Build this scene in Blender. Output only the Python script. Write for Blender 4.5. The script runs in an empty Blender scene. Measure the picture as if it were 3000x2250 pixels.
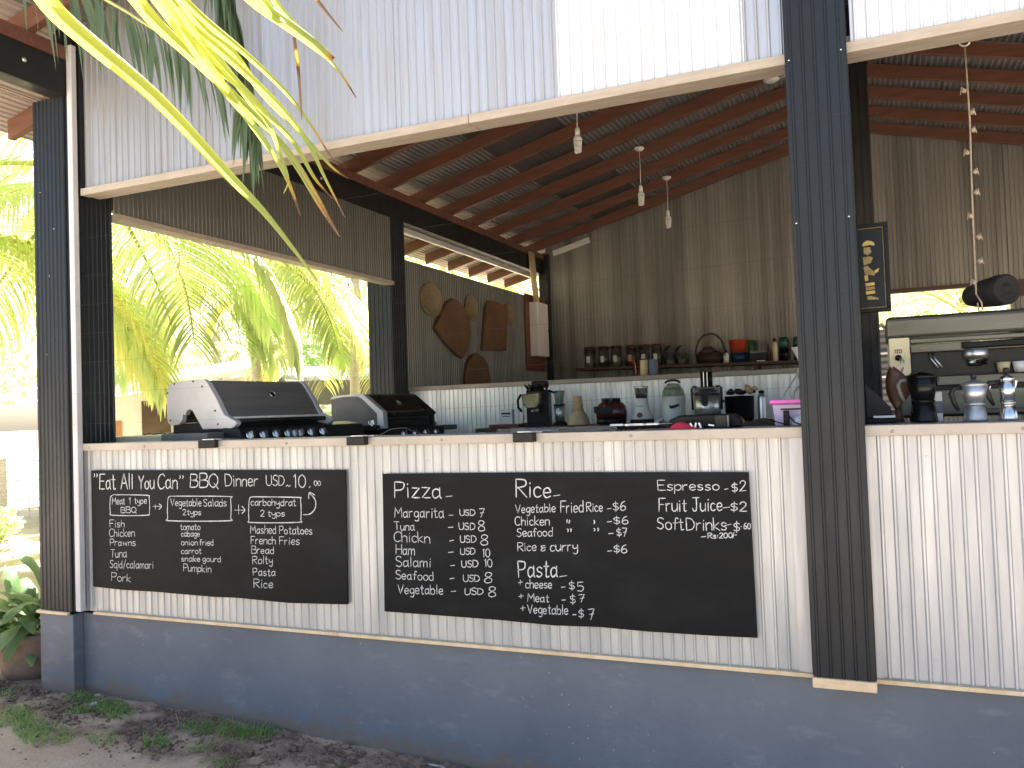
import bpy, bmesh, math, random
from mathutils import Vector, Matrix
random.seed(7)
R_ = math.radians
S = bpy.context.scene
COL = S.collection

# ------------------------------------------------------------------ camera, sky, sun, exposure
cam = bpy.data.cameras.new('camera'); co = bpy.data.objects.new('camera', cam); COL.objects.link(co)
cam.sensor_fit = 'HORIZONTAL'; cam.sensor_width = 36.0; cam.lens = 2460.03 / 3000 * 36
cam.clip_start = 0.05; cam.clip_end = 600
_r = [[0.91763861, -0.39489046, 0.04473147], [0.39589295, 0.91815754, -0.01598439], [-0.03475846, 0.03237676, 0.99887116]]
m = Matrix.Identity(4)
for i in range(3):
    m[i][0] = _r[i][0]; m[i][1] = _r[i][2]; m[i][2] = -_r[i][1]
m.translation = Vector((4.8903, -3.2113, 1.3887))
co.matrix_world = m
S.camera = co
SUN_EL, SUN_AZ = 60.0, -14.0          # azimuth measured from +Y towards +X
w = bpy.data.worlds.new('World'); S.world = w; w.use_nodes = True
nt = w.node_tree
sky = nt.nodes.new('ShaderNodeTexSky'); sky.sky_type = 'NISHITA'; sky.sun_disc = False
sky.sun_elevation = R_(SUN_EL); sky.sun_rotation = R_(SUN_AZ)
sky.air_density = 1.0; sky.dust_density = 2.5; sky.ozone_density = 1.0
bg = nt.nodes['Background']; bg.inputs['Strength'].default_value = 0.055
nt.links.new(sky.outputs[0], bg.inputs['Color'])
sl = bpy.data.lights.new('sun', 'SUN'); so = bpy.data.objects.new('sun', sl); COL.objects.link(so)
sl.energy = 5.0; sl.angle = R_(0.5); sl.color = (1.0, 0.96, 0.90)
d = Vector((math.sin(R_(SUN_AZ)) * math.cos(R_(SUN_EL)), math.cos(R_(SUN_AZ)) * math.cos(R_(SUN_EL)), math.sin(R_(SUN_EL))))
so.rotation_euler = d.to_track_quat('Z', 'Y').to_euler()
so.location = d * 30
S.view_settings.view_transform = 'Standard'; S.view_settings.look = 'None'
S.view_settings.exposure = 3.0; S.view_settings.gamma = 1.0
S.cycles.use_denoising = True
S.cycles.max_bounces = 10; S.cycles.diffuse_bounces = 6; S.cycles.transparent_max_bounces = 12
S.cycles.sample_clamp_indirect = 6.0; S.cycles.caustics_reflective = False; S.cycles.caustics_refractive = False

# ------------------------------------------------------------------ materials
def newmat(name):
    mt = bpy.data.materials.new(name); mt.use_nodes = True
    return mt, mt.node_tree, mt.node_tree.nodes['Principled BSDF']
def M(name, c1, c2=None, rough=.6, metal=0., ns=6., det=5., lo=.35, hi=.65, bump=0., bs=70., rv=.12, st=None, spec=.5, coat=0., alpha=None, trans=0., sub=None):
    """base colour wanders between c1 and c2 by noise; st stretches the noise (x,y,z)."""
    mt, t, p = newmat(name); N = t.nodes; L = t.links
    p.inputs['Metallic'].default_value = metal
    p.inputs['Specular IOR Level'].default_value = spec
    p.inputs['Coat Weight'].default_value = coat
    if trans: p.inputs['Transmission Weight'].default_value = trans
    tc = N.new('ShaderNodeTexCoord'); mp = N.new('ShaderNodeMapping'); L.new(tc.outputs['Object'], mp.inputs['Vector'])
    if st: mp.inputs['Scale'].default_value = st
    nz = N.new('ShaderNodeTexNoise'); nz.inputs['Scale'].default_value = ns; nz.inputs['Detail'].default_value = det
    nz.inputs['Roughness'].default_value = .62
    L.new(mp.outputs[0], nz.inputs['Vector'])
    mr = N.new('ShaderNodeMapRange'); mr.inputs['From Min'].default_value = lo; mr.inputs['From Max'].default_value = hi
    L.new(nz.outputs['Fac'], mr.inputs['Value'])
    c2 = c2 or tuple(v * .72 for v in c1)
    mx = N.new('ShaderNodeMix'); mx.data_type = 'RGBA'
    mx.inputs['A'].default_value = (*c1, 1); mx.inputs['B'].default_value = (*c2, 1)
    L.new(mr.outputs[0], mx.inputs['Factor']); L.new(mx.outputs['Result'], p.inputs['Base Color'])
    rr = N.new('ShaderNodeMapRange'); rr.inputs['From Min'].default_value = .3; rr.inputs['From Max'].default_value = .7
    rr.inputs['To Min'].default_value = max(.03, rough - rv); rr.inputs['To Max'].default_value = min(1, rough + rv)
    L.new(nz.outputs['Fac'], rr.inputs['Value']); L.new(rr.outputs[0], p.inputs['Roughness'])
    if bump:
        n2 = N.new('ShaderNodeTexNoise'); n2.inputs['Scale'].default_value = bs; n2.inputs['Detail'].default_value = 6
        L.new(mp.outputs[0], n2.inputs['Vector'])
        bp = N.new('ShaderNodeBump'); bp.inputs['Strength'].default_value = bump; bp.inputs['Distance'].default_value = .01
        L.new(n2.outputs['Fac'], bp.inputs['Height']); L.new(bp.outputs[0], p.inputs['Normal'])
    return mt
def LEAFM(name, c1, c2, tr=.45, rough=.45, ns=3., tcol=None):
    mt, t, p = newmat(name); N = t.nodes; L = t.links
    tc = N.new('ShaderNodeTexCoord'); nz = N.new('ShaderNodeTexNoise'); nz.inputs['Scale'].default_value = ns; nz.inputs['Detail'].default_value = 4
    L.new(tc.outputs['Object'], nz.inputs['Vector'])
    mr = N.new('ShaderNodeMapRange'); mr.inputs['From Min'].default_value = .35; mr.inputs['From Max'].default_value = .65
    L.new(nz.outputs['Fac'], mr.inputs['Value'])
    mx = N.new('ShaderNodeMix'); mx.data_type = 'RGBA'; mx.inputs['A'].default_value = (*c1, 1); mx.inputs['B'].default_value = (*c2, 1)
    L.new(mr.outputs[0], mx.inputs['Factor']); L.new(mx.outputs['Result'], p.inputs['Base Color'])
    p.inputs['Roughness'].default_value = rough
    tl = N.new('ShaderNodeBsdfTranslucent')
    if tcol: tl.inputs['Color'].default_value = (*tcol, 1)
    else:
        hs = N.new('ShaderNodeHueSaturation'); hs.inputs['Value'].default_value = 3.0; hs.inputs['Saturation'].default_value = .80; hs.inputs['Hue'].default_value = .495
        L.new(mx.outputs['Result'], hs.inputs['Color']); L.new(hs.outputs[0], tl.inputs['Color'])
    ms = N.new('ShaderNodeMixShader'); ms.inputs[0].default_value = tr
    L.new(p.outputs[0], ms.inputs[1]); L.new(tl.outputs[0], ms.inputs[2])
    L.new(ms.outputs[0], N['Material Output'].inputs['Surface'])
    return mt
def GLASSM(name, col=(.9, .95, .93), rough=.03, mixf=.75):
    mt, t, p = newmat(name); N = t.nodes; L = t.links
    p.inputs['Base Color'].default_value = (*[v * .12 for v in col], 1); p.inputs['Roughness'].default_value = rough
    tr = N.new('ShaderNodeBsdfTransparent'); tr.inputs[0].default_value = (*col, 1)
    ms = N.new('ShaderNodeMixShader'); ms.inputs[0].default_value = mixf
    L.new(p.outputs[0], ms.inputs[1]); L.new(tr.outputs[0], ms.inputs[2]); L.new(ms.outputs[0], N['Material Output'].inputs['Surface'])
    return mt

def LGRAD():
    # a single palm leaflet ages along its length: yellow, green, then browned at the tip
    mt, t, p = newmat('ageing_leaflet'); N = t.nodes; L = t.links
    at = N.new('ShaderNodeAttribute'); at.attribute_name = 'age'
    nz = N.new('ShaderNodeTexNoise'); nz.inputs['Scale'].default_value = 30; nz.inputs['Detail'].default_value = 5
    ad = N.new('ShaderNodeMath'); ad.operation = 'MULTIPLY_ADD'; ad.inputs[1].default_value = .10; L.new(nz.outputs['Fac'], ad.inputs[0])
    sb = N.new('ShaderNodeMath'); sb.operation = 'SUBTRACT'; sb.inputs[1].default_value = .05; L.new(at.outputs['Fac'], sb.inputs[0]); L.new(sb.outputs[0], ad.inputs[2])
    def ramp(st):
        r = N.new('ShaderNodeValToRGB'); e = r.color_ramp.elements
        e[0].position, e[0].color = st[0][0], (*st[0][1], 1); e[1].position, e[1].color = st[-1][0], (*st[-1][1], 1)
        for q, c in st[1:-1]: x = e.new(q); x.color = (*c, 1)
        L.new(ad.outputs[0], r.inputs[0]); return r
    a = ramp([(0, (.36, .38, .03)), (.42, (.34, .37, .05)), (.62, (.22, .28, .07)), (.82, (.25, .28, .08)), (.88, (.42, .27, .05)), (.93, (.16, .085, .04)), (1, (.20, .14, .09))])
    b = ramp([(0, (.62, .62, .08)), (.40, (.56, .60, .08)), (.62, (.34, .42, .08)), (.82, (.38, .40, .08)), (.88, (.45, .25, .04)), (.93, (.05, .03, .02)), (1, (.05, .03, .02))])
    L.new(a.outputs[0], p.inputs['Base Color']); p.inputs['Roughness'].default_value = .36
    tl = N.new('ShaderNodeBsdfTranslucent'); L.new(b.outputs[0], tl.inputs['Color'])
    ms = N.new('ShaderNodeMixShader'); ms.inputs[0].default_value = .5
    L.new(p.outputs[0], ms.inputs[1]); L.new(tl.outputs[0], ms.inputs[2]); L.new(ms.outputs[0], N['Material Output'].inputs['Surface'])
    return mt
def PLINTH():
    mt, t, p = newmat('blue_grey_masonry_paint'); N = t.nodes; L = t.links
    tc = N.new('ShaderNodeTexCoord')
    def nz(s, d, st=None):
        n = N.new('ShaderNodeTexNoise'); n.inputs['Scale'].default_value = s; n.inputs['Detail'].default_value = d; n.inputs['Roughness'].default_value = .65
        if st:
            m = N.new('ShaderNodeMapping'); m.inputs['Scale'].default_value = st; L.new(tc.outputs['Object'], m.inputs[0]); L.new(m.outputs[0], n.inputs[0])
        else: L.new(tc.outputs['Object'], n.inputs[0])
        return n
    def mr(src, a, b, c=0., d=1.):
        m = N.new('ShaderNodeMapRange'); m.inputs['From Min'].default_value = a; m.inputs['From Max'].default_value = b; m.inputs['To Min'].default_value = c; m.inputs['To Max'].default_value = d; L.new(src, m.inputs['Value']); return m.outputs[0]
    def mix(f, a, b):
        m = N.new('ShaderNodeMix'); m.data_type = 'RGBA'; L.new(f, m.inputs['Factor'])
        for k, v in (('A', a), ('B', b)):
            if isinstance(v, tuple): m.inputs[k].default_value = (*v, 1)
            else: L.new(v, m.inputs[k])
        return m.outputs['Result']
    c = mix(mr(nz(1.6, 8).outputs['Fac'], .33, .67), (.150, .166, .190), (.112, .126, .152))
    c = mix(mr(nz(4.2, 8, (1, 1, 2.6)).outputs['Fac'], .56, .74, 0, .55), c, (.26, .267, .28))
    c = mix(mr(nz(9, 6, (.5, 1, 3)).outputs['Fac'], .62, .74, 0, .5), c, (.10, .108, .13))
    v = N.new('ShaderNodeTexVoronoi'); v.inputs['Scale'].default_value = 26; L.new(tc.outputs['Object'], v.inputs['Vector'])
    sp = N.new('ShaderNodeMath'); sp.operation = 'MULTIPLY'; L.new(mr(v.outputs['Distance'], .05, .10, 1, 0), sp.inputs[0]); L.new(mr(nz(2.3, 4).outputs['Fac'], .52, .60), sp.inputs[1])
    c = mix(sp.outputs[0], c, (.40, .40, .39))
    sx = N.new('ShaderNodeSeparateXYZ'); L.new(tc.outputs['Object'], sx.inputs[0])
    lv = N.new('ShaderNodeMath'); lv.operation = 'MULTIPLY_ADD'; lv.inputs[1].default_value = .045; L.new(sx.outputs['X'], lv.inputs[0]); L.new(sx.outputs['Z'], lv.inputs[2])
    nn = N.new('ShaderNodeMath'); nn.operation = 'MULTIPLY_ADD'; nn.inputs[1].default_value = -.34; L.new(nz(7, 7).outputs['Fac'], nn.inputs[0]); L.new(lv.outputs[0], nn.inputs[2])
    c = mix(mr(nn.outputs[0], -.11, -.05, .75, 0), c, (.17, .125, .09))
    L.new(c, p.inputs['Base Color']); p.inputs['Roughness'].default_value = .6; p.inputs['Specular IOR Level'].default_value = .35
    b = N.new('ShaderNodeBump'); b.inputs['Strength'].default_value = .25; b.inputs['Distance'].default_value = .01; L.new(nz(28, 7).outputs['Fac'], b.inputs['Height']); L.new(b.outputs[0], p.inputs['Normal'])
    return mt
STV = (5., 5., .25)
MT = dict(
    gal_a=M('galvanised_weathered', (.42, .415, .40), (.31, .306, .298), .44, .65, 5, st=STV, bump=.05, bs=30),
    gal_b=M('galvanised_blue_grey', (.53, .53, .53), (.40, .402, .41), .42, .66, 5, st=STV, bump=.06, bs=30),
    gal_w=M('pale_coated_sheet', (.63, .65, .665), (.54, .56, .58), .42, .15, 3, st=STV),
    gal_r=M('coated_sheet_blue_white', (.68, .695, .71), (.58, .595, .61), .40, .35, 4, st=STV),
    low=M('cream_grey_sheet', (.485, .49, .475), (.375, .38, .37), .42, .3, 4, st=(4, 4, .35), bump=.04, bs=25),
    low2=M('grey_sheet', (.475, .478, .48), (.41, .412, .415), .40, .3, 4, st=(4, 4, .35), bump=.04, bs=25),
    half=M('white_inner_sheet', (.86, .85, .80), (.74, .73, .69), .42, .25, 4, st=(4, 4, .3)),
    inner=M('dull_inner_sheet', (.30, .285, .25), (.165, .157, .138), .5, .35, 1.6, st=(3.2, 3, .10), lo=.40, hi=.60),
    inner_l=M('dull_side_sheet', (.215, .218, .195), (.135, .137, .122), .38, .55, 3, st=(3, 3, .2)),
    roofe_lit=M('roof_underside_bounce_lit', (.46, .40, .36), (.38, .33, .30), .5, .2, 3),  # same roof sheet, paler: ground bounce on the eave put into the colour
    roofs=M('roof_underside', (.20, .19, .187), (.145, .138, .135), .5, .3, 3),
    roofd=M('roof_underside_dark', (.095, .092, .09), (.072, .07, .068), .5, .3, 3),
    pil=M('slate_clad', (.0175, .021, .0245), (.0120, .0145, .0170), .36, .0, 3, st=(2, 2, .4), bump=.03, spec=.28),
    blk=M('black_steel', (.007, .007, .007), (.0045, .0045, .0045), .5, .1, 6),
    plinth=PLINTH(),
    timber=M('pale_timber_trim', (.39, .34, .275), (.31, .27, .215), .6, 0, 9, st=(.6, 4, 4), bump=.08),
    trimcut=M('cut_wood_trim', (.78, .60, .38), (.64, .46, .27), .7, 0, 14, bump=.25, bs=60),
    ledge=M('painted_ledge', (.45, .392, .315), (.38, .33, .265), .5, 0, 5, bump=.05),
    ledge_r=M('painted_ledge_rosy', (.44, .385, .325), (.385, .335, .285), .5, 0, 5, bump=.05),
    ledge_d=M('dull_ledge', (.36, .31, .25), (.30, .26, .21), .55, 0, 5),
    raf=M('red_brown_rafter', (.15, .058, .033), (.10, .040, .024), .55, 0, 6, st=(.4, 3, 3), bump=.06),
    white=M('white_plastic', (.74, .73, .70), (.66, .65, .62), .4, 0, 6),
    whitep=M('white_pipe_paint', (.56, .555, .55), (.48, .475, .47), .42, 0, 4),
    conc=M('floor_concrete', (.46, .44, .41), (.36, .345, .32), .7, 0, 3, bump=.1),
    board=M('chalkboard', (.0048, .0054, .0056), (.020, .0205, .0200), .6, 0, 2.2, det=9, rv=.08, spec=.16, lo=.46, hi=.80, st=(1, 1, 2.0)),
    chalk=M('chalk', (.62, .62, .605), (.16, .16, .157), .9, 0, 190, det=4, lo=.46, hi=.78),
    cap=M('cast_grey', (.58, .57, .55), (.49, .48, .465), .4, .25, 5, bump=.03),
    lid=M('dark_stainless', (.19, .183, .168), (.145, .14, .13), .45, .3, 3, st=(.4, 6, 6)),
    lid2=M('black_enamel', (.007, .007, .0065), (.0045, .0045, .004), .34, .0, 4),
    gdark=M('charcoal_panel', (.014, .014, .0135), (.010, .010, .0095), .5, .0, 5, spec=.3),
    ggrey=M('warm_grey_panel', (.12, .116, .106), (.095, .091, .084), .5, .1, 5),
    chrome=M('chrome', (.74, .73, .69), (.64, .63, .60), .26, 1., 5, rv=.06),
    steel=M('brushed_steel', (.72, .715, .70), (.60, .595, .58), .36, .9, 4, st=(6, 6, .5)),
    alu=M('cast_aluminium', (.55, .55, .55), (.47, .47, .47), .46, .9, 6),
    black=M('black_plastic', (.004, .004, .0045), (.007, .007, .007), .40, 0, 8, spec=.2),
    rubber=M('matt_black', (.006, .0065, .008), (.010, .0105, .012), .75, 0, 8),
    cream=M('cream_plastic', (.72, .64, .40), (.66, .585, .36), .45, 0, 4),
    esteel=M('olive_tinted_steel', (.14, .135, .105), (.09, .087, .067), .36, .5, 3, st=(.5, 4, 4)),
    edark=M('dark_glass', (.004, .004, .0035), (.007, .007, .006), .3, 0, 4, spec=.25),
    olive=M('olive_metal', (.17, .155, .075), (.12, .11, .05), .35, .5, 6),
    yel=M('aged_yellow_plastic', (.68, .55, .33), (.50, .38, .20), .45, 0, 6),
    yeld=M('aged_orange_cup', (.56, .36, .18), (.48, .30, .15), .4, 0, 6),
    wred=M('wine_red_plastic', (.11, .012, .02), (.08, .008, .014), .28, 0, 6, coat=.4),
    whit2=M('off_white_plastic', (.80, .77, .72), (.73, .70, .65), .35, 0, 6),
    mint=M('pale_green_plastic', (.72, .74, .66), (.65, .67, .60), .38, 0, 6),
    pink=M('pink_plastic', (.85, .16, .58), (.78, .13, .52), .35, 0, 6),
    lilac=M('frosted_lilac', (.70, .55, .68), (.62, .48, .62), .45, 0, 6),
    red=M('red_cloth', (.62, .03, .06), (.48, .02, .04), .8, 0, 20, bump=.3),
    orange=M('orange_plastic', (.52, .075, .02), (.45, .06, .016), .4, 0, 6),
    blue=M('blue_plastic', (.015, .05, .13), (.012, .04, .10), .4, 0, 6),
    green=M('green_plastic', (.04, .14, .05), (.03, .11, .04), .4, 0, 6),
    teal=M('dark_green_lid', (.012, .075, .05), (.01, .055, .04), .4, 0, 6),
    wick=M('dark_wicker', (.06, .035, .02), (.03, .018, .01), .7, 0, 60, bump=.5, bs=90),
    dwood=M('dark_wood', (.085, .045, .025), (.06, .03, .016), .55, 0, 6, st=(.5, 5, 5)),
    rwood=M('red_brown_wood', (.17, .06, .035), (.12, .04, .024), .5, 0, 6, st=(.5, 5, 5)),
    bwood=M('brown_board', (.16, .082, .040), (.115, .057, .028), .55, 0, 4, st=(4, .6, .6), bump=.05),
    straw=M('woven_straw', (.25, .19, .11), (.18, .135, .075), .8, 0, 40, bump=.4, bs=60),
    gold=M('gold_paint', (.48, .35, .10), (.36, .25, .06), .35, .6, 20),
    goldd=M('dull_gold_paint', (.28, .20, .07), (.20, .14, .05), .45, .4, 20),
    leafb=M('dried_brown_leaf', (.085, .042, .025), (.06, .03, .018), .65, 0, 10, bump=.2),
    rope=M('twine', (.38, .32, .25), (.28, .23, .18), .85, 0, 40),
    wire=M('thin_wire', (.06, .06, .058), (.045, .045, .043), .5, .3, 5),
    jar=GLASSM('jar_glass', (.80, .84, .76), .05, .62),
    acry=GLASSM('acrylic', (.75, .80, .86), .06, .80),
    hop=GLASSM('clear_hopper', (.82, .84, .80), .05, .55),
    spice1=M('pale_grain', (.45, .42, .30), (.32, .30, .2), .8, 0, 60),
    spice2=M('red_spice', (.25, .04, .02), (.18, .03, .015), .8, 0, 60),
    spice3=M('dark_spice', (.10, .08, .05), (.07, .055, .035), .8, 0, 60),
    lidr=M('dark_red_lid', (.085, .018, .022), (.06, .012, .015), .45, 0, 8),
    clay=M('weathered_pot', (.24, .175, .14), (.17, .125, .10), .8, 0, 7, bump=.25, bs=40),
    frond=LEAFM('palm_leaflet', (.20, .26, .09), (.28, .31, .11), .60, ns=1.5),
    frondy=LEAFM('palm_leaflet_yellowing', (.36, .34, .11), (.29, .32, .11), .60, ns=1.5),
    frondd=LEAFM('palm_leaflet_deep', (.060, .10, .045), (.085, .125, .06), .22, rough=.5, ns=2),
    lfy=LEAFM('sunlit_leaflet', (.36, .40, .03), (.46, .44, .04), .55, rough=.35, ns=9, tcol=(.72, .72, .03)),
    lft=LEAFM('pale_green_leaflet', (.26, .31, .07), (.34, .34, .10), .45, rough=.4, ns=9, tcol=(.5, .52, .08)),
    lfd=M('dry_leaf_brown', (.16, .085, .04), (.24, .15, .07), .7, 0, 18),
    lfo=LEAFM('orange_brown_leaf', (.45, .25, .05), (.32, .16, .05), .35, ns=14),
    broad=LEAFM('broad_leaf', (.20, .26, .10), (.27, .31, .13), .5, ns=1.2),
    broadd=LEAFM('dark_broad_leaf', (.14, .21, .09), (.18, .25, .10), .5, ns=1.2),
    potl=LEAFM('pot_plant_leaf', (.095, .17, .06), (.14, .22, .085), .28, rough=.38, ns=5),
    grass=LEAFM('grass_blade', (.13, .25, .05), (.20, .28, .07), .35, ns=4),
    leafgrad=LGRAD(),
    bark=M('palm_bark', (.55, .49, .42), (.40, .35, .30), .85, 0, 12, st=(1, 1, 6), bump=.4, bs=30),
    rachis=M('palm_rachis', (.42, .42, .16), (.34, .36, .12), .5, 0, 4),
    clod=M('dark_soil', (.115, .073, .05), (.24, .162, .112), .95, 0, 25, bump=.5, bs=90),
    pebble=M('pale_pebble', (.50, .48, .46), (.40, .38, .36), .8, 0, 20),
    wallc=M('cream_render', (.84, .81, .73), (.78, .74, .66), .8, 0, 2, bump=.1),
    roofw=M('white_roof_sheet', (.80, .80, .78), (.70, .70, .68), .5, .2, 2),
    brick=M('orange_brick', (.48, .24, .14), (.38, .18, .10), .85, 0, 6),
    shade=M('brown_doorway', (.12, .07, .045), (.08, .048, .032), .7, 0, 4),
    slate=M('grey_roof_sheet', (.13, .125, .137), (.10, .097, .107), .6, .1, 3),
)
# ------------------------------------------------------------------ mesh helpers
class MB:
    def __init__(s): s.v = []; s.f = []; s.m = []; s.s = []
    def add(s, vs, fs, mi=0, sm=False):
        b = len(s.v); s.v += [tuple(v) for v in vs]
        for f in fs: s.f.append([b + i for i in f]); s.m.append(mi); s.s.append(sm)
        return s
    def box(s, x0, x1, y0, y1, z0, z1, mi=0):
        vs = [(x, y, z) for z in (z0, z1) for y in (y0, y1) for x in (x0, x1)]
        return s.add(vs, [(0, 2, 3, 1), (4, 5, 7, 6), (0, 1, 5, 4), (2, 6, 7, 3), (0, 4, 6, 2), (1, 3, 7, 5)], mi)
    def obox(s, c, sz, rot=None, mi=0):
        rot = rot or Matrix.Identity(3); c = Vector(c)
        vs = [c + rot @ Vector((x * sz[0] / 2, y * sz[1] / 2, z * sz[2] / 2)) for z in (-1, 1) for y in (-1, 1) for x in (-1, 1)]
        return s.add(vs, [(0, 2, 3, 1), (4, 5, 7, 6), (0, 1, 5, 4), (2, 6, 7, 3), (0, 4, 6, 2), (1, 3, 7, 5)], mi)
    def bar(s, a, b, wd, hg, mi=0):
        a = Vector(a); b = Vector(b); dd = (b - a); L = dd.length; dd.normalize()
        up = Vector((0, 0, 1)) if abs(dd.z) < .95 else Vector((0, 1, 0))
        sd = dd.cross(up).normalized(); up = sd.cross(dd).normalized()
        rot = Matrix((dd, sd, up)).transposed()
        return s.obox((a + b) / 2, (L, wd, hg), rot, mi)
    def tube(s, pts, r, n=8, mi=0, caps=True):
        pts = [Vector(p) for p in pts]; N = len(pts)
        rs = r if isinstance(r, (list, tuple)) else [r] * N
        b = len(s.v); prev = None
        for i, p in enumerate(pts):
            t = (pts[min(i + 1, N - 1)] - pts[max(i - 1, 0)]).normalized()
            if prev is None:
                a = Vector((0, 0, 1)) if abs(t.z) < .9 else Vector((1, 0, 0)); u = t.cross(a).normalized()
            else:
                u = (prev - t * prev.dot(t)).normalized()
            prev = u; v = t.cross(u)
            for k in range(n):
                an = 2 * math.pi * k / n; s.v.append(tuple(p + (u * math.cos(an) + v * math.sin(an)) * rs[i]))
        for i in range(N - 1):
            for k in range(n):
                k2 = (k + 1) % n; s.f.append([b + i * n + k, b + i * n + k2, b + (i + 1) * n + k2, b + (i + 1) * n + k]); s.m.append(mi); s.s.append(True)
        if caps:
            s.f.append([b + k for k in range(n)][::-1]); s.m.append(mi); s.s.append(False)
            s.f.append([b + (N - 1) * n + k for k in range(n)]); s.m.append(mi); s.s.append(False)
        return s
    def lathe(s, prof, c=(0, 0, 0), n=24, mi=0, rot=None, sx=1, sy=1):
        c = Vector(c); b = len(s.v); N = len(prof)
        for (r, z) in prof:
            for k in range(n):
                an = 2 * math.pi * k / n; q = Vector((r * math.cos(an) * sx, r * math.sin(an) * sy, z))
                s.v.append(tuple(c + (rot @ q if rot else q)))
        for i in range(N - 1):
            sharp = False
            for k in range(n):
                k2 = (k + 1) % n; s.f.append([b + i * n + k, b + i * n + k2, b + (i + 1) * n + k2, b + (i + 1) * n + k]); s.m.append(mi); s.s.append(True)
        for i, rv in ((0, True), (N - 1, False)):
            if prof[i][0] > 1e-5:
                f = [b + i * n + k for k in range(n)]; s.f.append(f[::-1] if rv else f); s.m.append(mi); s.s.append(False)
        return s
    def prism(s, poly, O, U, V, W, mi=0):
        """polygon (u,v) in the frame O,U,V, extruded along W (both end faces closed)."""
        O = Vector(O); U = Vector(U); V = Vector(V); W = Vector(W); n = len(poly)
        vs = [O + U * a + V * b_ for a, b_ in poly] + [O + U * a + V * b_ + W for a, b_ in poly]
        fs = [list(range(n))[::-1], list(range(n, 2 * n))] + [[i, (i + 1) % n, n + (i + 1) % n, n + i] for i in range(n)]
        return s.add(vs, fs, mi)
    def build(s, name, mats, parent=None, bev=0, closed=True, loc=None):
        me = bpy.data.meshes.new(name); me.from_pydata(s.v, [], s.f)
        if not isinstance(mats, (list, tuple)): mats = [mats]
        for q in mats: me.materials.append(MT[q] if isinstance(q, str) else q)
        me.polygons.foreach_set('material_index', s.m); me.polygons.foreach_set('use_smooth', s.s)
        if closed:
            bm = bmesh.new(); bm.from_mesh(me); bmesh.ops.recalc_face_normals(bm, faces=bm.faces); bm.to_mesh(me); bm.free()
        me.update()
        o = bpy.data.objects.new(name, me); COL.objects.link(o)
        if parent: o.parent = parent
        if loc: o.location = loc
        if bev:
            md = o.modifiers.new('bevel', 'BEVEL'); md.width = bev; md.segments = 2; md.limit_method = 'ANGLE'; md.angle_limit = R_(40)
        return o
def tag(o, label, cat, group=None, kind=None):
    if label: o['label'] = label
    if cat: o['category'] = cat
    if group: o['group'] = group
    if kind: o['kind'] = kind
    return o
def thing(name, label, cat, loc=(0, 0, 0), rz=0, group=None):
    o = bpy.data.objects.new(name, None); COL.objects.link(o); o.location = loc; o.rotation_euler = (0, 0, R_(rz)); o.empty_display_size = .1
    return tag(o, label, cat, group)
def copy_tree(o, parent=None):
    c = o.copy(); COL.objects.link(c)
    if parent: c.parent = parent
    for ch in list(o.children): copy_tree(ch, c)
    return c
def corr(mb, O, U, V, N, width, hfun, pitch=.042, depth=.006, ribw=.014, mi=0, phase=0.):
    """ribbed sheet: flat pans with narrow raised ribs every pitch along U, standing along V from hfun(u)[0] to [1]."""
    O = Vector(O); U = Vector(U); V = Vector(V); N = Vector(N)
    us = [(0, 0)]; k = 0
    u = phase
    while u < width:
        for a, dd in ((0, 0), (ribw * .3, depth), (ribw * .7, depth), (ribw, 0)):
            if 0 < u + a < width: us.append((u + a, dd))
        u += pitch
    us.append((width, 0))
    vs = []; fs = []
    for a, dd in us:
        h0, h1 = hfun(a)
        vs += [O + U * a + N * dd + V * h0, O + U * a + N * dd + V * h1]
    for i in range(len(us) - 1): fs.append((2 * i, 2 * i + 2, 2 * i + 3, 2 * i + 1))
    return mb.add(vs, fs, mi)
def sine(mb, O, U, V, N, width, length, pitch=.076, amp=.009, seg=6, mi=0):
    O = Vector(O); U = Vector(U); V = Vector(V); N = Vector(N); n = int(width / pitch * seg)
    vs = []
    for i in range(n + 1):
        a = width * i / n; z = amp * math.sin(2 * math.pi * a / pitch)
        vs += [O + U * a + N * z, O + U * a + N * z + V * length]
    return mb.add(vs, [(2 * i, 2 * i + 2, 2 * i + 3, 2 * i + 1) for i in range(n)], mi, True)
X, Y, Z = Vector((1, 0, 0)), Vector((0, 1, 0)), Vector((0, 0, 1))
def rot3(ax, deg): return Matrix.Rotation(R_(deg), 3, ax)
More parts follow.
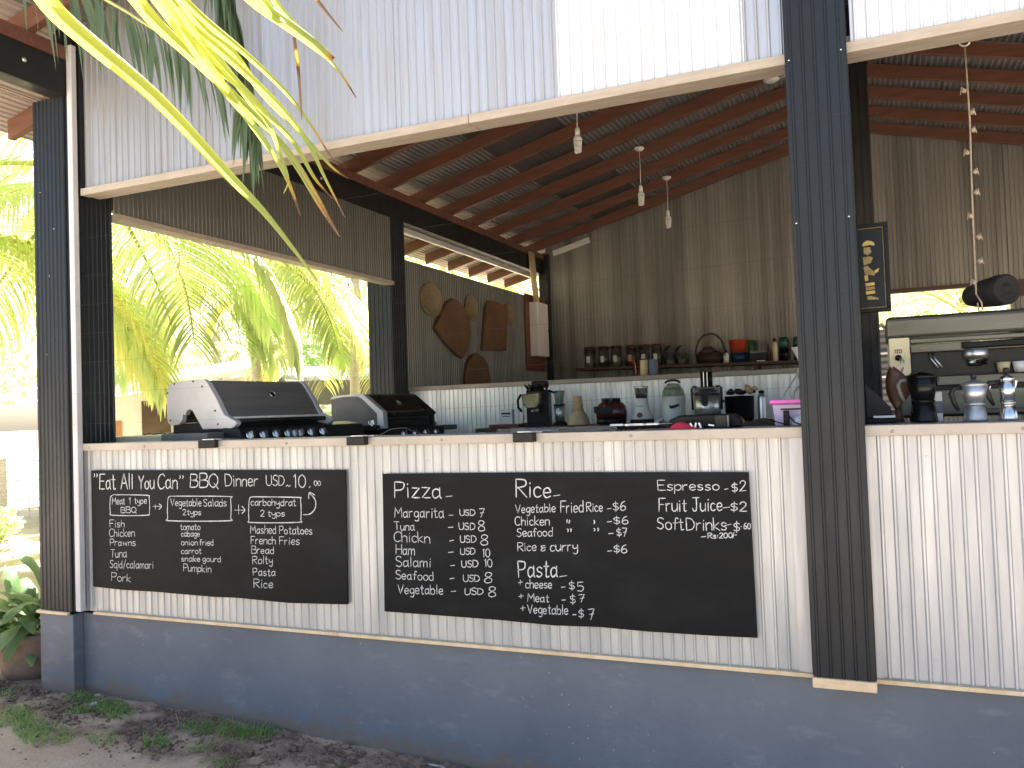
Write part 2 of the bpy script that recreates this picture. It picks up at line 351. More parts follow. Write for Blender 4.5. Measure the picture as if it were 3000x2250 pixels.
TXT=[
('heading',[('"',1.11,1.062,1.135,1.062,0.071),('Eat',1.151,1.057,1.264,1.057,0.078),('All',1.303,1.058,1.387,1.058,0.077),('You',1.425,1.058,1.531,1.061,0.069),('Can',1.557,1.059,1.688,1.063,0.073),('"',1.699,1.061,1.727,1.061,0.069),('BBQ',1.769,1.068,1.947,1.069,0.067),('Dinner',1.992,1.075,2.188,1.076,0.056),('USD',2.24,1.078,2.344,1.078,0.048),('~',2.353,1.064,2.377,1.064,0.036),('10',2.399,1.069,2.465,1.069,0.059),('.',2.486,1.07,2.493,1.07,0.054),('oo',2.513,1.079,2.549,1.079,0.037),('Meat',1.239,0.979,1.328,0.98,0.035),('1',1.358,0.981,1.376,0.981,0.033),('type',1.396,0.983,1.478,0.985,0.033),('BBQ',1.3,0.935,1.413,0.937,0.03),('Vegetable',1.639,0.975,1.838,0.976,0.037),('Salads',1.852,0.976,1.995,0.977,0.037),('2typs',1.718,0.931,1.835,0.933,0.028),('carbohydrat',2.145,0.983,2.407,0.985,0.033),('2',2.2,0.933,2.23,0.934,0.028),('typs',2.243,0.934,2.341,0.936,0.029)],[[(1.249,1.028),(1.475,1.027),(1.496,1.013),(1.496,0.943),(1.472,0.926),(1.246,0.922),(1.224,0.938),(1.227,1.011),(1.249,1.028)],[(1.642,1.024),(2.002,1.025),(2.022,1.012),(2.02,0.924),(1.998,0.908),(1.639,0.901),(1.618,0.917),(1.622,1.008),(1.642,1.024)],[(2.153,1.025),(2.416,1.024),(2.434,1.012),(2.433,0.924),(2.412,0.909),(2.149,0.903),(2.13,0.918),(2.135,1.009),(2.153,1.025)],[(1.522,0.971),(1.579,0.972)],[(1.537,0.982),(1.537,0.958)],[(1.562,0.985),(1.579,0.972),(1.561,0.957)],[(2.045,0.96),(2.108,0.961)],[(2.07,0.985),(2.069,0.942)],[(2.09,0.979),(2.108,0.961),(2.089,0.945)],[(2.448,0.945),(2.483,0.948),(2.509,0.967),(2.519,0.991),(2.514,1.017),(2.488,1.044)],[(2.48,1.019),(2.486,1.047),(2.515,1.035)]]),
('meat_list',[('Fish',1.22,0.86,1.322,0.862,0.037),('Chicken',1.214,0.811,1.391,0.816,0.039),('Prawns',1.219,0.764,1.395,0.769,0.035),('Tuna',1.22,0.704,1.333,0.708,0.042),('Sqid/calamari',1.214,0.65,1.515,0.658,0.039),('Pork',1.224,0.584,1.358,0.584,0.04)],[]),
('salad_list',[('tomato',1.701,0.857,1.827,0.86,0.031),('cabage',1.705,0.825,1.823,0.828,0.028),('onion',1.703,0.782,1.81,0.784,0.029),('fried',1.822,0.785,1.909,0.787,0.029),('carrot',1.702,0.739,1.831,0.745,0.028),('snake',1.703,0.702,1.822,0.705,0.028),('gourd',1.838,0.706,1.952,0.708,0.028),('Pumpkin',1.715,0.655,1.89,0.655,0.035)],[]),
('carbohydrate_list',[('Mashed',2.138,0.851,2.288,0.853,0.038),('Potatoes',2.309,0.853,2.494,0.855,0.037),('French',2.139,0.802,2.285,0.804,0.037),('Fries',2.307,0.804,2.42,0.806,0.036),('Bread',2.141,0.756,2.273,0.759,0.034),('Rolty',2.146,0.707,2.264,0.712,0.036),('Pasta',2.148,0.652,2.278,0.656,0.036),('Rice',2.151,0.595,2.263,0.599,0.04)],[]),
('pizza_list',[('Pizza',2.94,1.029,3.171,1.028,0.069),('Margarita',2.937,0.942,3.18,0.944,0.044),('Tuna',2.934,0.886,3.035,0.886,0.037),('Chickn',2.929,0.836,3.109,0.834,0.043),('Ham',2.938,0.781,3.031,0.78,0.042),('Salami',2.937,0.727,3.11,0.731,0.043),('Seafood',2.933,0.672,3.121,0.674,0.038),('Vegetable',2.941,0.609,3.165,0.618,0.04),('USD',3.258,0.955,3.328,0.955,0.025),('USD',3.252,0.895,3.327,0.897,0.029),('USD',3.256,0.841,3.33,0.843,0.029),('USD',3.255,0.79,3.323,0.793,0.027),('USD',3.259,0.737,3.334,0.741,0.028),('USD',3.264,0.677,3.341,0.68,0.028),('USD',3.269,0.622,3.355,0.627,0.027),('7',3.347,0.948,3.372,0.951,0.036),('8',3.342,0.891,3.372,0.892,0.043),('8',3.349,0.834,3.383,0.834,0.043),('10',3.359,0.784,3.391,0.784,0.035),('10',3.367,0.743,3.4,0.743,0.033),('8',3.361,0.675,3.396,0.677,0.043),('8',3.378,0.62,3.416,0.622,0.042)],[[(3.193,1.034),(3.223,1.037)],[(3.205,0.955),(3.225,0.956)],[(3.201,0.903),(3.223,0.905)],[(3.204,0.846),(3.223,0.85)],[(3.197,0.797),(3.219,0.8)],[(3.206,0.741),(3.224,0.744)],[(3.201,0.686),(3.22,0.689)],[(3.204,0.632),(3.225,0.635)]]),
('rice_list',[('Rice',3.52,1.035,3.674,1.034,0.069),('Vegetable',3.515,0.969,3.69,0.977,0.035),('Fried',3.713,0.974,3.808,0.977,0.044),('Rice',3.823,0.98,3.889,0.981,0.037),('$6',3.932,0.984,3.983,0.987,0.037),('Chicken',3.511,0.919,3.662,0.922,0.037),('$6',3.932,0.932,3.991,0.934,0.032),('Seafood',3.517,0.872,3.674,0.879,0.035),('$7',3.943,0.885,3.983,0.886,0.031),('Rice',3.519,0.813,3.6,0.818,0.034),('&',3.62,0.816,3.641,0.819,0.025),('curry',3.661,0.818,3.779,0.824,0.039),('$6',3.928,0.821,3.98,0.822,0.031)],[[(3.684,1.041),(3.712,1.045)],[(3.908,0.992),(3.923,0.994)],[(3.906,0.941),(3.923,0.943)],[(3.91,0.895),(3.928,0.897)],[(3.903,0.826),(3.919,0.829)],[(3.737,0.944),(3.741,0.945),(3.737,0.935)],[(3.748,0.944),(3.75,0.943),(3.746,0.933)],[(3.851,0.946),(3.854,0.941),(3.851,0.933)],[(3.738,0.909),(3.742,0.906),(3.74,0.899)],[(3.751,0.91),(3.755,0.908),(3.752,0.899)],[(3.85,0.914),(3.854,0.911),(3.851,0.904)],[(3.865,0.915),(3.869,0.913),(3.866,0.905)]]),
('pasta_list',[('Pasta',3.519,0.708,3.689,0.715,0.066),('+',3.515,0.67,3.534,0.674,0.03),('cheese',3.548,0.664,3.663,0.669,0.035),('$',3.737,0.667,3.759,0.668,0.034),('5',3.772,0.662,3.8,0.665,0.037),('+',3.516,0.614,3.536,0.618,0.029),('Meat',3.555,0.61,3.648,0.613,0.033),('$',3.739,0.611,3.76,0.613,0.036),('7',3.777,0.619,3.801,0.624,0.029),('+',3.522,0.563,3.541,0.567,0.032),('Vegetable',3.553,0.562,3.728,0.568,0.037),('$',3.772,0.557,3.794,0.559,0.036),('7',3.814,0.553,3.838,0.557,0.04)],[[(3.699,0.718),(3.728,0.723)],[(3.704,0.675),(3.72,0.678)],[(3.705,0.624),(3.719,0.626)],[(3.748,0.569),(3.761,0.57)]]),
('drinks_list',[('Espresso',4.114,1.066,4.345,1.067,0.036),('$2',4.391,1.06,4.441,1.067,0.036),('Fruit',4.114,0.985,4.22,0.988,0.048),('Juice',4.243,0.988,4.353,0.991,0.049),('$2',4.383,0.989,4.442,0.991,0.035),('Soft',4.104,0.918,4.206,0.916,0.045),('Drinks',4.217,0.916,4.365,0.919,0.045),('$',4.391,0.913,4.413,0.915,0.038),('.',4.418,0.933,4.422,0.933,0.027),('60',4.428,0.925,4.453,0.926,0.022),('Rs:200',4.296,0.887,4.386,0.892,0.019),('/-',4.387,0.893,4.401,0.896,0.016)],[[(4.365,1.071),(4.377,1.073)],[(4.357,1.002),(4.379,1.005)],[(4.361,0.937),(4.383,0.942)],[(4.271,0.892),(4.287,0.894)]]),
]
LEAF=[
('y',0.050,[(3.492,-2.154,2.229),(3.487,-2.089,2.18),(3.601,-1.97,2.042),(3.687,-1.862,1.898),(3.723,-1.779,1.819),(3.768,-1.670,1.690)]),
('y',0.036,[(3.601,-2.054,2.251),(3.615,-1.98,2.189),(3.652,-1.896,2.125),(3.721,-1.798,2.023),(3.752,-1.717,1.951),(3.798,-1.626,1.796)]),
('y',0.034,[(3.719,-2.11,2.195),(3.702,-2.04,2.171),(3.739,-1.944,2.06),(3.744,-1.864,2.006),(3.761,-1.777,1.917),(3.749,-1.703,1.834)]),
('y',0.023,[(3.606,-1.944,2.301),(3.64,-1.881,2.215),(3.671,-1.821,2.174),(3.7,-1.761,2.099),(3.75,-1.691,2.02),(3.783,-1.629,1.958),(3.792,-1.579,1.942)]),
('b',0.034,[(3.803,-1.966,2.234),(3.825,-1.915,2.202),(3.857,-1.859,2.173),(3.884,-1.806,2.146),(3.89,-1.762,2.137)]),
('t',0.0165,[(3.786,-1.866,2.285),(3.787,-1.81,2.252),(3.807,-1.746,2.21),(3.839,-1.676,2.154),(3.846,-1.617,2.109)]),
('d',0.0094,[(3.872,-1.829,2.272),(3.866,-1.776,2.254),(3.882,-1.714,2.212)]),
('d',0.0087,[(3.814,-1.796,2.184),(3.818,-1.793,2.135),(3.82,-1.791,2.101),(3.822,-1.787,2.008)]),
('t',0.021,[(3.703,-2.007,2.176),(3.713,-1.935,2.121),(3.767,-1.843,2.025),(3.784,-1.769,1.977),(3.787,-1.7,1.914),(3.788,-1.634,1.882)]),
('t',0.014,[(3.667,-1.912,2.13),(3.722,-1.854,2.073),(3.749,-1.807,2.011),(3.748,-1.774,1.966),(3.746,-1.74,1.91),(3.716,-1.719,1.885)]),
('y',0.022,[(3.697,-1.955,2.163),(3.719,-1.89,2.128),(3.769,-1.811,2.055),(3.797,-1.742,1.987),(3.8,-1.684,1.921),(3.81,-1.623,1.84)]),
('t',0.022,[(3.512,-1.877,2.346),(3.571,-1.821,2.245),(3.64,-1.76,2.121),(3.668,-1.719,2.057),(3.714,-1.668,1.958),(3.743,-1.625,1.874),(3.767,-1.586,1.809)]),
('b',0.028,[(3.853,-1.999,2.216),(3.866,-1.965,2.184),(3.869,-1.936,2.17),(3.866,-1.909,2.165),(3.858,-1.886,2.171)]),
('y',0.021,[(3.629,-1.955,2.272),(3.651,-1.892,2.228),(3.703,-1.815,2.165),(3.741,-1.744,2.107),(3.76,-1.682,2.052),(3.781,-1.618,1.973)]),
]
from mathutils import noise as NZ
# ------------------------------------------------------------------ ground
def gz(x, y):
    z = -.015 - .045 * min(max(x - 1.0, 0), 6) if y > -6 else -.015
    return z
SOILC = [(.9, -.25, .3), (1.35, -.34, .22), (1.75, -.22, .26), (2.0, -.3, .22), (2.35, -.3, .25), (2.7, -.15, .3), (3.1, -.15, .3), (3.5, -.15, .3), (1.1, -.12, .3), (2.3, -.12, .3), (1.7, -.1, .35), (.3, .1, .4)]
def soil(x, y):
    if y > .3 or y < -1.2: return 0
    b = 0
    for cx, cy, r in SOILC:
        q = ((x - cx) ** 2 + ((y - cy) * 1.25) ** 2) / (r * r)
        if q < 3: b = max(b, 1 - q * .42)
    return min(1, max(0, b * 1.1 - .36 + NZ.noise(Vector((x * 5, y * 5, 0))) * .75 + NZ.noise(Vector((x * 17, y * 17, 3))) * .4))
def axis_vals(a, b, st, far):
    v = []; q = a
    while q < b: v.append(q); q += st
    v.append(b)
    s = st; q = a; lo = []
    while q > -far: s *= 1.35; q -= s; lo.append(q)
    s = st; q = b; hi = []
    while q < far: s *= 1.35; q += s; hi.append(q)
    return lo[::-1] + v + hi
xs = axis_vals(-.6, 3.9, .017, 320); ys = axis_vals(-1.5, .2, .017, 320)
gv = []; gs = []; gy = []
for y in ys:
    for x in xs:
        f = max(0, 1 - max(0, -.5 - x, x - 3.8) / 1.2) * max(0, 1 - max(0, -1.4 - y, y - .2) / 1.2)
        sv = soil(x, y) if f > 0 else 0
        h = 0
        if f > 0:
            h = NZ.fractal(Vector((x * 3, y * 3, 1)), 1., 2., 4) * .012
            if f > .9: h += sv * (.012 + .020 * NZ.turbulence(Vector((x * 14, y * 14, 5)), 4, False)) + (1 - sv) * .003 * NZ.noise(Vector((x * 60, y * 60, 0)))
        else:
            h = .05 * NZ.noise(Vector((x * .15, y * .15, 1)))
        gy.append(min(1, max(0, max((-y - 1.6), -x - 1.2, y - .8) / 1.5)))
        gv.append((x, y, gz(x, y) + h * f if f > 0 else gz(x, y) + h)); gs.append(sv)
W_ = len(xs)
gf = [(j * W_ + i, j * W_ + i + 1, (j + 1) * W_ + i + 1, (j + 1) * W_ + i) for j in range(len(ys) - 1) for i in range(W_ - 1)]
me = bpy.data.meshes.new('ground'); me.from_pydata(gv, [], gf)
at = me.attributes.new('soil', 'FLOAT', 'POINT'); at.data.foreach_set('value', gs)
at = me.attributes.new('yard_bounce', 'FLOAT', 'POINT'); at.data.foreach_set('value', gy)  # paler, greyer ground away from the wall, added to keep facade bounce neutral
me.polygons.foreach_set('use_smooth', [True] * len(gf))
gm, t, p = newmat('sandy_ground'); N = t.nodes; L = t.links
tc = N.new('ShaderNodeTexCoord')
n1 = N.new('ShaderNodeTexNoise'); n1.inputs['Scale'].default_value = 2.2; n1.inputs['Detail'].default_value = 9; n1.inputs['Roughness'].default_value = .65
n2 = N.new('ShaderNodeTexNoise'); n2.inputs['Scale'].default_value = 85; n2.inputs['Detail'].default_value = 6
L.new(tc.outputs['Object'], n1.inputs[0]); L.new(tc.outputs['Object'], n2.inputs[0])
r1 = N.new('ShaderNodeValToRGB'); r1.color_ramp.elements[0].position = .32; r1.color_ramp.elements[1].position = .68
r1.color_ramp.elements[0].color = (.47, .325, .222, 1); r1.color_ramp.elements[1].color = (.60, .445, .32, 1)
L.new(n1.outputs['Fac'], r1.inputs[0])
r2 = N.new('ShaderNodeValToRGB'); r2.color_ramp.elements[0].position = .3; r2.color_ramp.elements[1].position = .75
r2.color_ramp.elements[0].color = (.085, .054, .036, 1); r2.color_ramp.elements[1].color = (.27, .18, .122, 1)
L.new(n2.outputs['Fac'], r2.inputs[0])
an = N.new('ShaderNodeAttribute'); an.attribute_name = 'soil'
mx = N.new('ShaderNodeMix'); mx.data_type = 'RGBA'
a2 = N.new('ShaderNodeAttribute'); a2.attribute_name = 'yard_bounce'
r4 = N.new('ShaderNodeValToRGB'); r4.color_ramp.elements[0].position = .32; r4.color_ramp.elements[1].position = .68
r4.color_ramp.elements[0].color = (.39, .325, .25, 1); r4.color_ramp.elements[1].color = (.52, .445, .36, 1)
L.new(n1.outputs['Fac'], r4.inputs[0])
m0 = N.new('ShaderNodeMix'); m0.data_type = 'RGBA'; L.new(a2.outputs['Fac'], m0.inputs['Factor']); L.new(r1.outputs[0], m0.inputs['A']); L.new(r4.outputs[0], m0.inputs['B'])
L.new(an.outputs['Fac'], mx.inputs['Factor']); L.new(m0.outputs['Result'], mx.inputs['A']); L.new(r2.outputs[0], mx.inputs['B'])
m3 = N.new('ShaderNodeMix'); m3.data_type = 'RGBA'; m3.blend_type = 'MULTIPLY'; m3.inputs['Factor'].default_value = .4
r3 = N.new('ShaderNodeValToRGB'); r3.color_ramp.elements[0].position = .35; r3.color_ramp.elements[1].position = .6
r3.color_ramp.elements[0].color = (.55, .52, .5, 1); r3.color_ramp.elements[1].color = (1, 1, 1, 1)
L.new(n2.outputs['Fac'], r3.inputs[0]); L.new(mx.outputs['Result'], m3.inputs['A']); L.new(r3.outputs[0], m3.inputs['B'])
L.new(m3.outputs['Result'], p.inputs['Base Color']); p.inputs['Roughness'].default_value = .95; p.inputs['Specular IOR Level'].default_value = .2
bp = N.new('ShaderNodeBump'); bp.inputs['Strength'].default_value = .5; bp.inputs['Distance'].default_value = .006
L.new(n2.outputs['Fac'], bp.inputs['Height']); L.new(bp.outputs[0], p.inputs['Normal'])
me.materials.append(gm)
g = bpy.data.objects.new('ground', me); COL.objects.link(g); g['kind'] = 'structure'

# ------------------------------------------------------------------ the open-fronted kitchen building
B = thing('restaurant_building', 'open fronted metal clad kitchen building with dark pillars and blue grey base', 'building')
XL, XP0, XP1, XR = 1.0, 4.652, 4.852, 8.5       # left bay 1.0-4.65, pillar, right bay to 8.5
YBK = 7.1
RZ = 3.42; SLP = .25; XRG = 4.75                # rafter underside at x=1, slope, ridge
def rz(x): return RZ + SLP * (x - 1) if x <= XRG else RZ + SLP * (2 * XRG - x - 1)
# base
pl = MB().box(.75, XR + .1, 0, YBK + .1, -.6, .40).build('plinth', 'plinth', B)
MB().box(.742, .99, -.065, -.001, -.6, .402).build('pier', 'plinth', pl, bev=.004)
MB().box(1.0, XR, .12, YBK - .02, .402, .42).build('floor', 'conc', B)
# ribbed front walls below the counters
def screws(a, b, y0, ph, zs_=(.50, 1.19)):
    q = MB(); n = int((b - a) / .0425)
    for z in zs_:
        for k in range(3, n, 9): q.lathe([(0, 0), (.0038, 0), (.0038, .0015), (.002, .0025), (0, .0025)], (a + ph + k * .0425 + .028, y0 - .0003, z + .006 * math.sin(k * 3.7 + a * 9)), 8, rot=rot3('X', 90))
    q.build('sheet_screws', 'steel', B)
FW = [('low', 1.03, 1.79), ('low', 1.79, 2.55), ('low', 2.55, 3.32), ('low', 3.32, 4.08), ('low', 4.08, 4.60)]
for k, (mn, a, b) in enumerate(FW):
    corr(MB(), (a, -.0015 * (k % 2), .415), X, Z, -Y, b - a + .02, lambda u: (0, .845), .0425, .006, .013, phase=.012).build('front_sheet', 'low', B, closed=False)
    screws(a, b, -.0015 * (k % 2), .012)
for k, (a, b) in enumerate([(4.87, 5.32), (5.32, 6.1), (6.1, 6.9), (6.9, 7.7), (7.7, 8.5)]):
    corr(MB(), (a, -.0015 * (k % 2), .415), X, Z, -Y, b - a + .02, lambda u: (0, .845), .0425, .007, .015, phase=.02).build('front_sheet', 'low2', B, closed=False)
    screws(a, b, -.0015 * (k % 2), .02)
for a, b in ((1.0, 1.03), (4.60, 4.651), (4.853, 4.874)): MB().box(a, b, -.012, .02, .415, 1.2575).build('edge_trim', 'low2', B)
# cut-timber trim strips under the sheets
for a, b in ((1.09, 2.62), (2.623, 4.65), (4.853, 6.9), (6.903, 8.5)):
    MB().box(a, b, -.026, -.001, .402, .417).build('base_trim', 'trimcut', B, bev=.002)
MB().box(.738, .972, -.085, -.066, .403, .418).build('base_trim', 'trimcut', B, bev=.002)
# counters
for a, b, mn in ((1.0, 4.65, 'ledge'), (4.853, 8.5, 'ledge_r')):
    lg = MB().box(a, b, -.032, -.004, 1.258, 1.296).build('counter_edge', mn, B, bev=.003)
    MB().box(a, b, -.003, .30, 1.262, 1.294).build('counter_top', 'ledge', B)
    hs = MB()
    for k in range(int((b - a) / .42)):
        hs.lathe([(0, 0), (.006, 0), (.006, .002), (0, .003)], (a + .09 + .42 * k + .03 * math.sin(k * 5), -.032, 1.274 + .004 * math.sin(k * 3)), 10, rot=rot3('X', 90))
    hs.build('screw_cap', 'timber', lg)
# pillars: ribbed slate cladding round a post
def pillar(x0, x1, y0, y1, z0, z1, pitch, mat='pil', ph=.02, trim=True, nm='pillar'):
    o = MB()
    corr(o, (x0, y0, 0), X, Z, -Y, x1 - x0, lambda u: (z0, z1), pitch, .0045, .012, phase=ph)
    corr(o, (x1, y0, 0), Y, Z, X, y1 - y0, lambda u: (z0, z1), pitch, .0045, .012, phase=ph)
    corr(o, (x0, y1, 0), -Y, Z, -X, y1 - y0, lambda u: (z0, z1), pitch, .0045, .012, phase=ph)
    corr(o, (x1, y1, 0), -X, Z, Y, x1 - x0, lambda u: (z0, z1), pitch, .0045, .012, phase=ph)
    q = o.build(nm, mat, B, closed=False)
    return q
pm = pillar(XP0, XP1, -.065, .30, .42, 4.30, .0405, ph=.012)
MB().box(XP0 - .004, XP1 + .004, -.078, -.004, .385, .420).build('pillar_foot', 'trimcut', pm, bev=.003)
scr = MB()
for z in (1.93, 2.52, 3.1):
    for x in (XP0 + .012, XP1 - .014): scr.lathe([(0, 0), (.004, 0), (.003, .003), (0, .003)], (x, -.066, z + x * .02), 8, rot=rot3('X', 90))
scr.build('screw', 'chrome', pm)
pf = pillar(.748, .985, -.065, .232, .42, 3.16, .030, ph=.012)
MB().box(.90, 1.03, -.05, .2, 3.16, 3.62).build('pillar_head', 'blk', B)
scr = MB()
for x, z in ((.80, 2.66), (.86, 2.2), (.83, 1.78), (.90, 2.45)): scr.lathe([(0, 0), (.004, 0), (.003, .003), (0, .003)], (x, -.066, z), 8, rot=rot3('X', 90))
scr.build('screw', 'chrome', pf)
pillar(.748, .998, 3.20, 3.45, .42, 3.16, .042, ph=.02)
pillar(.93, 1.06, 7.0, 7.09, .42, 3.42, .05, mat='blk')
pillar(4.66, 4.945, 3.42, 3.62, .42, 4.30, .05, mat='blk')
pillar(8.5, 8.75, -.065, .232, .42, 3.2, .042)
pillar(8.5, 8.75, 3.2, 3.45, .42, 3.2, .042)
# white pipe up the corner of the left pillar
pp = MB().box(1.006, 1.043, -.062, -.028, .42, 3.39).box(.90, 1.043, -.062, -.028, 3.3905, 3.425).box(.885, .91, -.25, -.22, 3.42, 3.53)
pp.build('white_pipe', 'whitep', B, bev=.004)
# header beams over the front openings and the ribbed gable above
for a, b in ((1.055, 3.36), (3.362, 4.65), (4.853, 8.5)):
    MB().box(a, b, -.028, .028, 2.617, 2.655).build('header_beam', 'timber', B, bev=.003)
    MB().box(a, b, .030, .098, 2.622, 2.70).build('header_back_batten', 'timber', B, bev=.003)
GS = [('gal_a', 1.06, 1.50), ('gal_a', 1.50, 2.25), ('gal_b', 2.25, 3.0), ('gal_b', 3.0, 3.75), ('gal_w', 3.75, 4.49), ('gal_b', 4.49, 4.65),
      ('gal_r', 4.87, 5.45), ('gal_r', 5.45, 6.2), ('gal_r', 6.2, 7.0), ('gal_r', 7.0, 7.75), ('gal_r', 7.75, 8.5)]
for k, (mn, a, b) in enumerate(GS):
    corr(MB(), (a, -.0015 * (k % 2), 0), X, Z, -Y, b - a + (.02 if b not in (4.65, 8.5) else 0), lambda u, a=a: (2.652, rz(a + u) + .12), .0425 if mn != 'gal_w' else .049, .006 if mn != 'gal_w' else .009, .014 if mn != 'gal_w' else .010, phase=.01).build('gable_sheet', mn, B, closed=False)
MB().box(1.028, 1.06, -.02, .01, 2.617, 3.45).build('corner_trim', 'blk', B)
# side wall on the left: header panel, sill, back wall part, beams
corr(MB(), (1.0, .232, 0), Y, Z, X, 2.968, lambda u: (2.575, 3.15), .034, .005, .012).build('side_header_sheet', 'inner_l', B, closed=False)
MB().box(.93, .985, .232, 3.2, 2.60, 3.15).build('side_header_core', 'inner_l', B)
MB().box(.93, 1.03, .232, 3.2, 2.545, 2.578).build('side_header_trim', 'timber', B, bev=.003)
MB().box(.80, .98, .232, 3.2, .41, 1.27).build('side_low_wall', 'low2', B)
MB().box(.76, 1.42, .236, 3.19, 1.275, 1.322).build('side_counter', 'ledge', B, bev=.003)
corr(MB(), (1.0, 3.45, 0), Y, Z, X, 3.56, lambda u: (.42, 2.81), .040, .005, .012).build('side_back_sheet', 'inner_l', B, closed=False)
MB().box(.95, .985, 3.45, 7.1, .41, 2.808).build('side_back_core', 'inner_l', B)
MB().box(.90, 1.0, -.60, 7.15, 3.155, 3.345).build('wall_beam', 'blk', B, bev=.004)
MB().box(.90, 1.01, -.60, 8.2, 3.346, RZ - .002).build('wall_plate', 'raf', B)
MB().box(.865, .897, 3.46, 7.0, 3.105, 3.154).build('eave_lining', 'whitep', B)
blt = MB()
for y in (-.30, .8, 2.2): blt.lathe([(0, 0), (.012, 0), (.012, .006), (.005, .010), (0, .010)], (1.0, y, 3.26), 8, rot=rot3('Y', 90))
blt.build('bolt', 'steel', B)
# right end, mostly out of the picture
MB().box(8.52, 8.62, .232, 7.1, .41, 1.27).build('side_low_wall', 'low2', B)
MB().box(8.52, 8.62, .232, 7.1, 2.6, 3.4).build('side_header_core', 'inner_l', B)
MB().box(8.5, 8.62, -.6, 7.15, 3.401, 3.55).build('wall_beam', 'blk', B)
# back wall with its window opening
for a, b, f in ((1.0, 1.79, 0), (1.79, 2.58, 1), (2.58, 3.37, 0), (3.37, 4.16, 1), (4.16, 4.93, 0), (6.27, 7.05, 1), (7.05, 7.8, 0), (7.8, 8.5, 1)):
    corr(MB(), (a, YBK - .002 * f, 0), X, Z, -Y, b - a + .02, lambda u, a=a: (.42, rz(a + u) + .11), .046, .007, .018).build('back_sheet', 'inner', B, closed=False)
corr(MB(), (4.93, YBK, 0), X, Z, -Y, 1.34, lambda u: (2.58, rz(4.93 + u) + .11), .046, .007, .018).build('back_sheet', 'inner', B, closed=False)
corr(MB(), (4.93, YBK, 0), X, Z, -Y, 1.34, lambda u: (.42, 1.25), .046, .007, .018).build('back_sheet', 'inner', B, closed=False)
wf = MB().box(4.91, 6.29, YBK - .035, YBK + .05, 2.555, 2.60).box(4.91, 6.29, YBK - .035, YBK + .05, 1.225, 1.26).box(4.91, 4.95, YBK - .03, YBK + .05, 1.262, 2.553).box(6.25, 6.55, YBK - .03, YBK + .03, 2.42, 2.60)
wf.build('window_frame', 'dwood', B)
MB().bar((1.12, YBK - .03, rz(1.12) - .02), (1.62, YBK - .03, rz(1.62) - .02), .03, .07).build('cable_trunking', 'white', B)
# inner half wall across the room
for a, b in ((1.0, 1.75), (1.75, 2.5), (2.5, 3.25), (3.25, 4.0), (4.0, 4.66)):
    corr(MB(), (a, 3.47, 0), X, Z, -Y, b - a, lambda u: (.42, 1.602), .0435, .006, .014).build('half_wall_sheet', 'half', B, closed=False)
MB().box(.96, 4.70, 3.435, 3.56, 1.603, 1.640).build('half_wall_ledge', 'ledge_d', B, bev=.003)
# roof
DR = .115
SE = [-.10, .27, 1.0, 1.737, 2.47, 3.20, 3.94, 4.75]
for k in range(len(SE) - 1):
    a, b = SE[k], SE[k + 1]; U = Vector((1, 0, SLP)); wd = (b - a) * U.length; U.normalize(); NN = Vector((U.z, 0, -U.x))
    mn = 'roofd' if k == 3 else ('roofe_lit' if k < 2 else 'roofs')
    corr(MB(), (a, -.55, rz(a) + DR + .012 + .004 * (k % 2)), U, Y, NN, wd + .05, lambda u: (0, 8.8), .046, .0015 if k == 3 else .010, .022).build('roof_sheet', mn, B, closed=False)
    a2 = 2 * XRG - b; U = Vector((1, 0, -SLP)).normalized(); NN = Vector((-U.z * -1, 0, -U.x))
    corr(MB(), (a2, -.55, rz(a2) + DR + .012 + .004 * (k % 2)), U, Y, Vector((U.z, 0, -U.x)), wd + .05, lambda u: (0, 8.8), .046, .010, .022).build('roof_sheet', 'roofs', B, closed=False)
MB().box(XRG - .16, XRG + .16, -.56, 8.26, rz(XRG) + DR + .035, rz(XRG) + DR + .05).build('ridge_cap', 'roofs', B)
for k in range(15):
    y = -.26 + .585 * k
    for sgn in (1, -1):
        xa, xb = (.04, XRG - .002) if sgn > 0 else (2 * XRG - .04, XRG + .002)
        sag = .012 * math.sin(k * 2.7)
        poly = [(xa, rz(xa)), (xb, rz(xb)), (xb, rz(xb) + DR), (xa, rz(xa) + DR)]
        MB().prism(poly, (0, y - .024, 0), X, Z, (0, .048, 0)).build('rafter', 'raf', B, bev=.003)

# ------------------------------------------------------------------ strands of thin wire across both faces of the counter opening
for k, (za, zb) in enumerate([(2.37, 2.39), (2.17, 2.23), (2.02, 2.07), (1.87, 1.91), (1.72, 1.76), (1.56, 1.60), (1.40, 1.445)]):
    pts = [(1.0, .22, za), (1.0, -.02, za)] + [(1.01 + 3.85 * i / 10, -.0745 + .0 * i, za + (zb - za) * i / 10 - .018 * math.sin(math.pi * i / 10)) for i in range(11)] + [(4.86, .1, zb)]
    pos = ['topmost', 'second from the top', 'third from the top', 'fourth from the top', 'third from the bottom', 'second from the bottom', 'lowest'][k]
    o = MB().tube(pts, .00035, 5).build('wire', 'wire', None)
    tag(o, 'thin wire stretched across the counter opening, %s of the seven' % pos, 'wire', 'thin wires across the counter opening')
